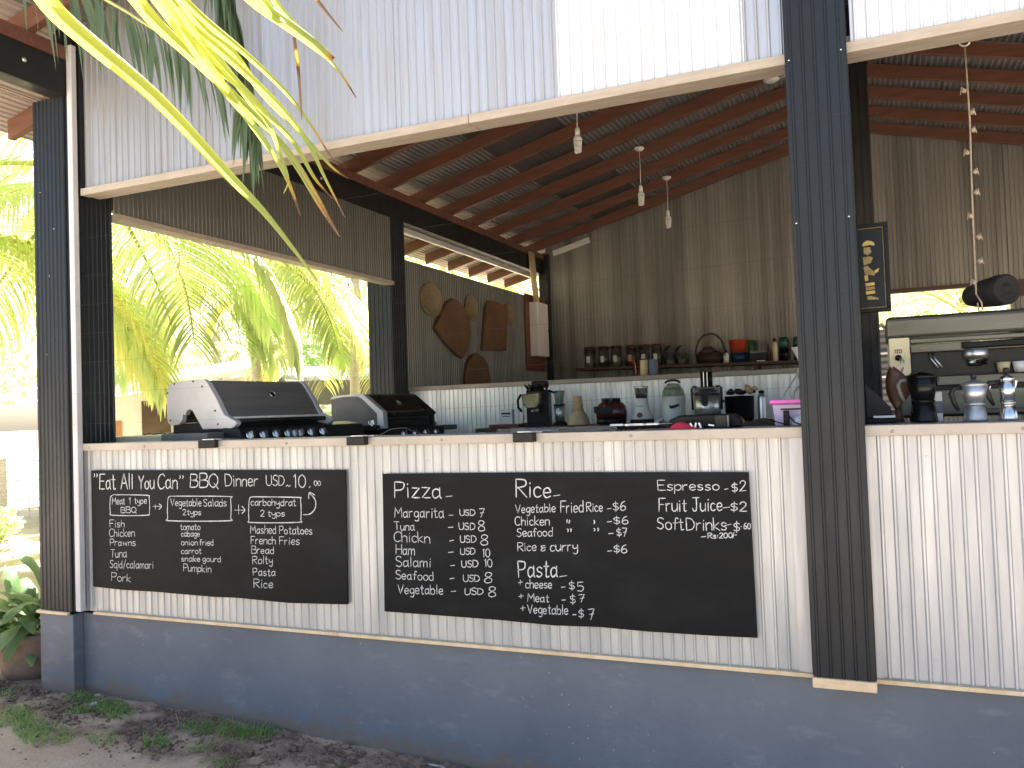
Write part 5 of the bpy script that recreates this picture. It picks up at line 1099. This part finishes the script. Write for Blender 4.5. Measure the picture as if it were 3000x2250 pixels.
# ------------------------------------------------------------------ palm fronds
def frond_mesh(name, L, e0, droop, pairs, llen, seed, mat, wd=.036, hang=.55, tipdry=False):
    rd = random.Random(seed); q = MB(); n = 22; p = Vector((0, 0, 0)); el = R_(e0); pts = []; dirs = []
    for i in range(n + 1):
        pts.append(p.copy()); dd = Vector((math.cos(el), 0, math.sin(el))); dirs.append(dd); p = p + dd * (L / n)
        el -= R_(droop) / n * (.5 + 1.1 * i / n); el = max(el, R_(-86))
    q.tube(pts, [max(.004, .026 * (1 - i / n) + .004) for i in range(n + 1)], 5, 1)
    for k in range(pairs):
        f = .12 + .87 * k / (pairs - 1); fi = f * n; i0 = min(n - 1, int(fi)); c = pts[i0].lerp(pts[i0 + 1], fi - i0); dd = dirs[i0]
        ll = llen * (math.sin(math.pi * (.18 + .76 * f)) ** .7) * rd.uniform(.85, 1.1)
        for s in (-1, 1):
            if rd.random() < .03: continue
            sw = .45 + .5 * f
            dr = (dd * sw + Vector((0, s, 0)) * (1.0 - .3 * f) + Vector((0, 0, .18 + rd.uniform(-.12, .12)))).normalized()
            pp = c.copy(); vs = []; ns = 5
            for i in range(ns + 1):
                ff = i / ns; w_ = wd * (.55 + 1.2 * ff if ff < .35 else 1.0 * (1 - ff) / .65 + .04) * .5
                sd = dr.cross(Vector((0, s * .25, 1))).normalized()
                vs += [pp + sd * w_, pp - sd * w_]
                pp = pp + dr * (ll / ns); dr = (dr + Vector((0, 0, -hang * (.25 + ff)))).normalized()
            q.add(vs, [(2 * i, 2 * i + 1, 2 * i + 3, 2 * i + 2) for i in range(ns)], 0)
    me = bpy.data.meshes.new(name); me.from_pydata(q.v, [], q.f)
    me.materials.append(MT[mat]); me.materials.append(MT['rachis']); me.polygons.foreach_set('material_index', q.m); me.update()
    return me
FM = {}
for mat in ('frond', 'frondy'):
    for j, (e0, dr) in enumerate([(72, 75), (52, 90), (30, 95), (8, 85), (-18, 65)]):
        for sd in (0, 1): FM[mat, j, sd] = frond_mesh('frond', 3.0 - .12 * j, e0, dr, 58, .92, 10 * j + sd, mat, wd=.042, hang=.62)
def palm(x, y, h, label, seed, nf=15, mats=('frond',), lean=.2, tr=.09, sc=1.0, avoid=False, low=0):
    rd = random.Random(seed); z0 = gz(x, y) - .05
    t = thing('palm_tree', label, 'palm tree', (x, y, z0), 0, 'coconut palms around the building')
    n = 14; q = MB(); pts = []; rs = []
    a = rd.uniform(0, 6.28)
    for i in range(n * 4 + 1):
        f = i / (n * 4); pts.append((lean * math.cos(a) * (f * f - 1) * h * .15, lean * math.sin(a) * (f * f - 1) * h * .15, h * f)); rs.append(tr * (1.35 - .55 * min(1, f * 2.5) - .12 * f) * (1.0 if i % 4 else 1.07))
    q.tube(pts, rs, 12); q.build('trunk', 'bark', t)
    for k in range(nf):
        j = min(4, int(5 * k / nf)); ang = k * 137.5 + rd.uniform(-14, 14); mat = mats[rd.randrange(len(mats))] if j < 4 else mats[-1]
        if low and k % low == 0: j = 3 + (k // low) % 2
        if avoid and math.cos(R_(ang)) > .30:
            if j < 3: continue
            j = 4
        o = bpy.data.objects.new('frond', FM[mat, j, rd.randrange(2)]); COL.objects.link(o); o.parent = t
        o.location = (0, 0, h - .05 * j); s_ = sc * rd.uniform(.9, 1.1); o.scale = (s_, s_, s_); o.rotation_euler = (R_(rd.uniform(-18, 18)), 0, R_(ang))
    return t
palm(-1.75, 2.45, 4.0, 'palm with deep green drooping fronds just beyond the left side opening', 2, 17, ('frond',), avoid=True, low=3)
palm(-2.5, 5.4, 4.0, 'palm with pale trunk behind the larger grill', 5, 15, ('frondy', 'frond'), avoid=True, low=4)
palm(-1.9, 7.0, 3.7, 'palm with yellow green fronds right of the larger grill', 8, 17, ('frondy', 'frondy'), avoid=True, low=3)
palm(-3.4, 2.4, 3.7, 'palm whose fronds fill the strip left of the left pillar', 12, 17, ('frond', 'frondy'), sc=1.05, avoid=True, low=4)
palm(-2.3, 10.5, 4.6, 'palm glimpsed under the eave above the wall boards', 15, 15, ('frond', 'frondy'))
palm(6.3, 12.2, 3.1, 'palm with drooping fronds seen through the back window', 18, 15, ('frondy', 'frond'))
palm(-7.5, 9.0, 5.2, 'far palm standing beyond the little house', 23, 15, ('frond',))

# ------------------------------------------------------------------ broadleaf trees and shrubs beyond
def leaf_cloud(q, c, rad, n, size, rd, mi=0):
    for _ in range(n):
        while True:
            v = Vector((rd.uniform(-1, 1), rd.uniform(-1, 1), rd.uniform(-1, 1)))
            if v.length < 1: break
        v = v.normalized() * (v.length ** .5); p = Vector(c) + Vector((v.x * rad[0], v.y * rad[1], v.z * rad[2]))
        a = Vector((rd.gauss(0, 1), rd.gauss(0, 1), rd.gauss(0, .6))).normalized(); b = a.cross(Vector((rd.gauss(0, 1), rd.gauss(0, 1), rd.gauss(0, 1)))).normalized()
        s = size * rd.uniform(.6, 1.3)
        q.add([p - a * s, p + b * s * .4, p + a * s, p - b * s * .4], [(0, 1, 2, 3)], mi)
def tree(x, y, h, r, label, seed, mat='broad', n=2600, size=.13):
    rd = random.Random(seed); t = thing('broadleaf_tree', label, 'tree', (x, y, -.05), 0, 'broadleaf trees in the background')
    q = MB().tube([(0, 0, 0), (.08, 0, h * .3), (-.05, .05, h * .55), (0, 0, h * .75)], [.2, .15, .11, .05], 8)
    for k in range(5):
        a = k * 1.3; q.tube([(0, 0, h * (.35 + .07 * k)), (math.cos(a) * r * .4, math.sin(a) * r * .4, h * (.5 + .07 * k)), (math.cos(a) * r * .75, math.sin(a) * r * .75, h * (.6 + .06 * k))], [.07, .045, .02], 6)
    q.build('trunk', 'bark', t); q = MB()
    for k in range(9):
        a = rd.uniform(0, 6.28); rr = r * rd.uniform(.2, .75)
        leaf_cloud(q, (math.cos(a) * rr, math.sin(a) * rr, h * rd.uniform(.42, .95)), (r * .42, r * .42, h * .16), n // 9, size, rd)
    q.build('crown', mat, t, closed=False); return t
TR = [(-12.5, 8.0, 6.0, 3.2), (-10.5, 13.5, 6.5, 3.4), (-8.3, 18.0, 7, 3.5), (-4.6, 15.0, 6, 3.0), (-13.5, 3.8, 5.5, 3.0), (-3.0, 21.0, 7, 3.5), (4.2, 19.0, 4.6, 2.6), (8.0, 20.0, 5.2, 3.0), (.5, 20.0, 6.5, 3.2), (-6.9, 11.9, 4.2, 1.9)]
PL = ['left of the little house', 'behind the little house', 'behind the right half of the side opening', 'behind the grey hut', 'at the far left edge', 'farthest back under the eave', 'left in the back window', 'right in the back window', 'far behind the corner', 'between the house and the grey hut']
for k, (x, y, h, r) in enumerate(TR): tree(x, y, h, r, 'sunlit leafy tree %s' % PL[k], 40 + k, 'broad' if k % 3 else 'broadd')
def shrub(x, y, h, r, label, seed, mat='broad'):
    rd = random.Random(seed); t = thing('shrub', label, 'shrub', (x, y, -.05), 0, 'low shrubs in the sunny yard')
    q = MB(); st = MB()
    for k in range(7):
        a = rd.uniform(0, 6.28); rr = r * rd.uniform(.1, .7); c = (math.cos(a) * rr, math.sin(a) * rr, h * rd.uniform(.35, .8)); leaf_cloud(q, c, (r * .4, r * .4, h * .28), 90, .06, rd); st.tube([(0, 0, 0), c], [.02, .008], 5)
    q.build('foliage', mat, t, closed=False); st.build('stems', 'bark', t)
for k, (x, y, h, r) in enumerate([(-4.6, 3.2, .45, .5), (-5.4, 3.9, .5, .55), (-3.9, 4.3, .4, .4), (-3.6, 6.6, .9, .6), (-5.1, 8.9, 1.2, .8), (-2.6, 8.4, 1.1, .7), (-3.3, 10.3, 1.3, .8), (5.3, 13.5, 2.2, 1.0), (5.9, 15.0, 2.6, 1.2)]):
    shrub(x, y, h, r, ['low shrub at the edge of the bare ground left of the pillar', 'second low shrub left of the pillar, farther out', 'small low shrub close behind the left pillar', 'shrub between two palm trunks', 'tall shrub beside the little house', 'shrub under the grey hut roof', 'tall shrub behind the grey hut', 'shrub seen low in the back window', 'taller shrub in the middle of the back window'][k], 70 + k)

# ------------------------------------------------------------------ little house, hut, shed and fence far behind
t = thing('small_house', 'small cream house with slanting white sheet roof in the sunlight beyond the side opening', 'house', (-5.61, 6.05, -.05), 44.2)
def hr(x): return 2.0 + .15 * x
MB().prism([(-.9, 0), (2.3, 0), (2.3, hr(2.3) - .12), (-.9, hr(-.9) - .12)], (0, .45, 0), X, Z, (0, 3, 0)).build('wall', 'wallc', t)
rf = MB(); c = [(-1.1, -.1), (2.6, -.1), (2.6, 3.6), (-1.1, 3.6)]
rf.add([(x, y, hr(x) + (y + .1) * .10 - .10) for x, y in c] + [(x, y, hr(x) + (y + .1) * .10 - .02) for x, y in c], [(0, 3, 2, 1), (4, 5, 6, 7), (0, 1, 5, 4), (1, 2, 6, 5), (2, 3, 7, 6), (3, 0, 4, 7)])
rf.build('roof', 'roofw', t)
MB().box(.34, .76, .41, .4495, 0, 1.80).build('doorway', 'shade', t)
MB().box(.56, .76, .38, .4095, .85, 1.05).box(.56, .76, .38, .4095, 1.25, 1.3).build('shelf', 'slate', t)
MB().box(-.35, .05, .42, .4495, 0, 1.5).build('brick_panel', 'brick', t)
MB().box(1.2, 1.9, .42, .4495, .9, 1.75).build('window', 'shade', t)
for x in (-.8, 2.2): MB().box(x - .04, x + .04, -.04, .04, 0, hr(x) - .105).build('post', 'whitep', t)
t = thing('garden_hut', 'little hut with grey sheet roof on a round trunk post', 'hut', (-3.7, 9.1, -.05), 35)
MB().prism([(-.75, 1.98), (.75, 2.32), (.75, 2.38), (-.75, 2.06)], (-1.05, 0, 0), Y, Z, (2.1, 0, 0)).box(-1.04, 1.04, -.74, -.70, 1.66, 1.98).build('roof', 'slate', t)
MB().tube([(0, 0, 0), (.02, 0, 1.0), (0, 0, 2.14)], [.17, .14, .13], 14).build('trunk_post', 'bark', t)
t = thing('sheet_shed', 'grey corrugated shed wall outside the back window', 'shed', (4.5, 9.6, -.05), 0)
q = MB(); sine(q, (0, 0, 0), Z, X, -Y, 2.40, .95, .09, .014); q.build('wall', 'slate', t, closed=False)
q = MB(); sine(q, (-.1, -.12, 2.46), X, Y, Z, 1.12, .9, .12, .03); q.build('roof', 'roofw', t, closed=False)
MB().box(.0, .95, -.03, -.016, 1.72, 1.75).box(.0, .95, -.03, -.016, 2.05, 2.075).build('batten', 'white', t)
MB().box(0.02, .93, .02, .85, 0, 2.38).build('wall_core', 'slate', t)
t = thing('yard_fence', 'low wire mesh fence across the yard left of the pillar', 'fence', (-8.2, 4.2, -.05), 40)
for x in (0, 1.6, 3.2, 4.8): MB().box(x - .04, x + .04, -.04, .04, 0, 1.0).build('post', 'bark', t)
q = MB()
for i in range(33): q.box(i * .15 - .006, i * .15 + .006, -.055, -.045, .1, .95)
for j in range(7): q.box(0, 4.8, -.045, -.038, .1 + j * .14, .115 + j * .14)
q.build('mesh_panel', 'bark', t)

# ------------------------------------------------------------------ foreground palm leaves hanging into the picture
def leaflet(pts, wd, kind, par, tip=1):
    ages = []
    P = [Vector(p) for p in pts]
    # resample with a spline
    R2 = []
    for i in range(len(P) - 1):
        p0 = P[max(i - 1, 0)]; p1 = P[i]; p2 = P[i + 1]; p3 = P[min(i + 2, len(P) - 1)]
        for k in range(6):
            t_ = k / 6; R2.append(.5 * (2 * p1 + (p2 - p0) * t_ + (2 * p0 - 5 * p1 + 4 * p2 - p3) * t_ ** 2 + (3 * p1 - p0 - 3 * p2 + p3) * t_ ** 3))
    R2.append(P[-1]); n = len(R2); q = MB(); vs = []; view = Vector((.4, -.9, .05)).normalized()
    for i, p in enumerate(R2):
        tt = (R2[min(i + 1, n - 1)] - R2[max(i - 1, 0)]).normalized(); sd = tt.cross(view).normalized(); up = sd.cross(tt).normalized()
        f = i / (n - 1)
        pr = {'y': (1 - f) ** .85, 't': (1 - f) ** .8, 'b': 1 - .35 * f if f < .93 else .35, 'd': .6 + .4 * math.sin(f * 3.1)}[kind] * wd * .42 + .0009
        if kind == 'd': pr *= (1 - f) ** .4 + .05
        up = up if up.dot(view) > 0 else -up
        vs += [p + sd * pr - up * pr * .55, p + up * pr * .35, p - sd * pr - up * pr * .95]
        a0 = {'y': f * (.84 if tip < .4 else 1.0), 't': .25 + .75 * f if tip > .5 else .3 + .55 * f, 'b': f if f < .82 else .80 + (f - .82), 'd': .95 if not .22 < f < .5 else .87}[kind]
        ages += [a0 + .02, a0, a0 - .02]
    nq = n - 1
    q.add(vs, [(3 * i + j, 3 * i + j + 1, 3 * i + j + 4, 3 * i + j + 3) for i in range(nq) for j in (0, 1)], 0, True)
    o = q.build('leaflet', 'leafgrad', par, closed=False)
    at = o.data.attributes.new('age', 'FLOAT', 'POINT'); at.data.foreach_set('value', ages)
    return o
t = thing('palm_frond', 'sunlit yellow green palm leaf with browned tips hanging close to the camera', 'palm leaf', (0, 0, 0))
MB().tube([(3.35, -2.30, 2.50), (3.45, -2.12, 2.42), (3.58, -2.0, 2.40), (3.72, -1.95, 2.38), (3.9, -1.98, 2.37)], [.02, .018, .015, .012, .008], 8).build('rachis', 'rachis', t)
for i, (k, wd, pts) in enumerate(LEAF): leaflet(pts, wd, k, t, 0 if i == 0 else (.2 if i == 9 else 1))
def hang_frond(label, rpts, lens, seed, wd, group=None, spread=.25, per=9):
    rd = random.Random(seed); t = thing('palm_frond', label, 'palm leaf', (0, 0, 0), 0, group)
    P = [Vector(p) for p in rpts]; MB().tube(P, [.012 - .009 * i / (len(P) - 1) for i in range(len(P))], 6).build('rachis', 'rachis', t)
    for i in range(len(P) - 1):
        for k in range(per):
            c = P[i].lerp(P[i + 1], k / per); f = (i + k / per) / (len(P) - 1); ll = lens * (1 - .45 * f) * rd.uniform(.75, 1.1); ax = (P[i + 1] - P[i]).normalized()
            q = MB(); dr = (ax * .35 + Vector((rd.uniform(-spread, spread), rd.uniform(-.3, .3), -.9))).normalized(); vs = []; ns = 7; p = c
            sd = Vector((rd.uniform(.6, 1), rd.uniform(-.8, .8), 0)).normalized()
            for m_ in range(ns + 1):
                ff = m_ / ns; w_ = wd * (.6 + 1.1 * ff if ff < .35 else (1 - ff) / .65 + .03) * .5; vs += [p + sd * w_, p + Vector((0, 0, 0)) + sd.cross(dr) * w_ * .5, p - sd * w_]; p = p + dr * (ll / ns); dr = (dr + Vector((0, 0, -.22))).normalized()
            q.add(vs, [(3 * m_ + j, 3 * m_ + j + 1, 3 * m_ + j + 4, 3 * m_ + j + 3) for m_ in range(ns) for j in (0, 1)], 0, True)
            q.build('leaflet', 'frondd', t, closed=False)
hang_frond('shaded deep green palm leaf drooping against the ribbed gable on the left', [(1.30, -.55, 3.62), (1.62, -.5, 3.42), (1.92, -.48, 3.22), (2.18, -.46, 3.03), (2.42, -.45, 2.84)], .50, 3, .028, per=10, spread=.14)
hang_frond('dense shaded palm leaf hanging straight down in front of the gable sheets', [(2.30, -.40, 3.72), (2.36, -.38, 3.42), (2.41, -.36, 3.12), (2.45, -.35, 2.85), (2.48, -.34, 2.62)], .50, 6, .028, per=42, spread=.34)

# ------------------------------------------------------------------ grass, clods and pebbles along the wall
rd = random.Random(9); q = MB()
CL = [(1.08, -.10, .10, 60), (1.31, -.12, .12, 110), (1.42, -.17, .10, 60), (1.35, -.50, .15, 130), (1.22, -.47, .12, 70), (1.05, -.43, .12, 110), (.95, -.36, .10, 60), (2.02, -.12, .13, 140), (1.92, -.16, .10, 90), (2.20, -.08, .10, 90), (2.12, -.16, .08, 60), (2.12, -.34, .07, 45), (2.28, -.42, .08, 50), (1.86, -.35, .08, 45), (3.45, -.14, .06, 35), (2.75, -.30, .05, 22), (1.6, -.42, .08, 30), (.6, -.2, .12, 40), (1.2, -.22, .08, 40), (3.15, -.40, .05, 18), (.8, -.62, .12, 30)]
def blade(x, y, hh, a, wd):
    b0 = Vector((x, y, gz(x, y) - .004)); lean = Vector((math.cos(a), math.sin(a), 0)); sd = Vector((-math.sin(a), math.cos(a), 0)); vs = []
    for i in range(4):
        f = i / 3; p = b0 + Vector((0, 0, hh * f * (1 - .35 * f))) + lean * hh * .75 * f * f; w_ = wd * (1 - f) + .0003; vs += [p + sd * w_, p - sd * w_]
    q.add(vs, [(2 * i, 2 * i + 1, 2 * i + 3, 2 * i + 2) for i in range(3)])
for cx, cy, r, n in CL:
    for _ in range(n * 2):
        a = rd.uniform(0, 6.28); rr = r * math.sqrt(rd.random()); blade(cx + rr * math.cos(a), cy + rr * .6 * math.sin(a), rd.uniform(.025, .075), rd.uniform(0, 6.28), rd.uniform(.0018, .0038))
for _ in range(260): blade(rd.uniform(.2, 3.6), rd.uniform(-.75, -.02), rd.uniform(.01, .03), rd.uniform(0, 6.28), .0013)
o = q.build('grass', 'grass', None, closed=False); o['kind'] = 'stuff'; tag(o, 'short green grass tufts growing in the dark soil along the blue grey base', 'grass')
q = MB(); ico = [(0, 0, 1), (.894, 0, .447), (.276, .85, .447), (-.724, .526, .447), (-.724, -.526, .447), (.276, -.85, .447), (.724, .526, -.447), (-.276, .85, -.447), (-.894, 0, -.447), (-.276, -.85, -.447), (.724, -.526, -.447), (0, 0, -1)]
icf = [(0, 1, 2), (0, 2, 3), (0, 3, 4), (0, 4, 5), (0, 5, 1), (1, 6, 2), (2, 7, 3), (3, 8, 4), (4, 9, 5), (5, 10, 1), (6, 7, 2), (7, 8, 3), (8, 9, 4), (9, 10, 5), (10, 6, 1), (11, 7, 6), (11, 8, 7), (11, 9, 8), (11, 10, 9), (11, 6, 10)]
cnt = 0
while cnt < 4200:
    x = rd.uniform(-.2, 3.75); y = -.02 - abs(rd.gauss(0, .30))
    if rd.random() > .12 + soil(x, y): continue
    s = rd.uniform(.0025, .009) if rd.random() < .93 else rd.uniform(.010, .022)
    q.add([(x + v[0] * s * rd.uniform(.6, 1.3), y + v[1] * s * rd.uniform(.6, 1.3), gz(x, y) + .012 * soil(x, y) + v[2] * s * rd.uniform(.5, 1.0)) for v in ico], icf); cnt += 1
o = q.build('soil_clods', 'clod', None); o['kind'] = 'stuff'; tag(o, 'loose crumbs and clods of dark soil along the foot of the wall', 'soil')
for k, (x, y, s, mt, lb) in enumerate([(1.12, -.035, .022, 'pebble', 'pale grey pebble at the corner of the blue grey base'), (1.21, -.13, .024, 'pebble', 'flat pale stone lying in the grass near the corner'), (2.66, -.045, .034, 'clod', 'largest dark clod leaning on the base under the longer board'), (1.38, -.66, .010, 'pebble', 'tiny white pebble on bare sand'), (2.62, -.13, .008, 'pebble', 'tiny white pebble in front of the largest clod'), (1.56, -.83, .012, 'pebble', 'white pebble at the bottom edge of the picture')]):
    q = MB(); q.add([(v[0] * s * rd.uniform(.8, 1.3), v[1] * s * rd.uniform(.7, 1.2), v[2] * s * rd.uniform(.45, .7)) for v in ico], icf, 0, False)
    o = q.build('stone' if mt == 'pebble' else 'soil_lump', mt, None, loc=(x, y, gz(x, y) + s * .3 + .004)); md = o.modifiers.new('sub', 'SUBSURF'); md.levels = 1; md.render_levels = 2
    tag(o, lb, 'stone' if mt == 'pebble' else 'clod', None)
for k, (pts, lb) in enumerate([([(1.83, -.20, .0), (1.85, -.21, .05), (1.845, -.22, .09)], 'thin dry straw standing up in the dark soil'), ([(3.02, -.04, .004), (3.12, -.05, .012), (3.20, -.045, .004)], 'pale strip of torn plastic along the base, left one'), ([(3.36, -.04, .004), (3.42, -.05, .014), (3.50, -.045, .004)], 'pale strip of torn plastic along the base, right one')]):
    P = [(a, b, c + gz(a, b)) for a, b, c in pts]
    o = MB().tube(P, .0016 if k == 0 else .005, 5).build('straw' if k == 0 else 'litter_strip', 'rope' if k == 0 else 'pebble', None); tag(o, lb, 'straw' if k == 0 else 'litter')
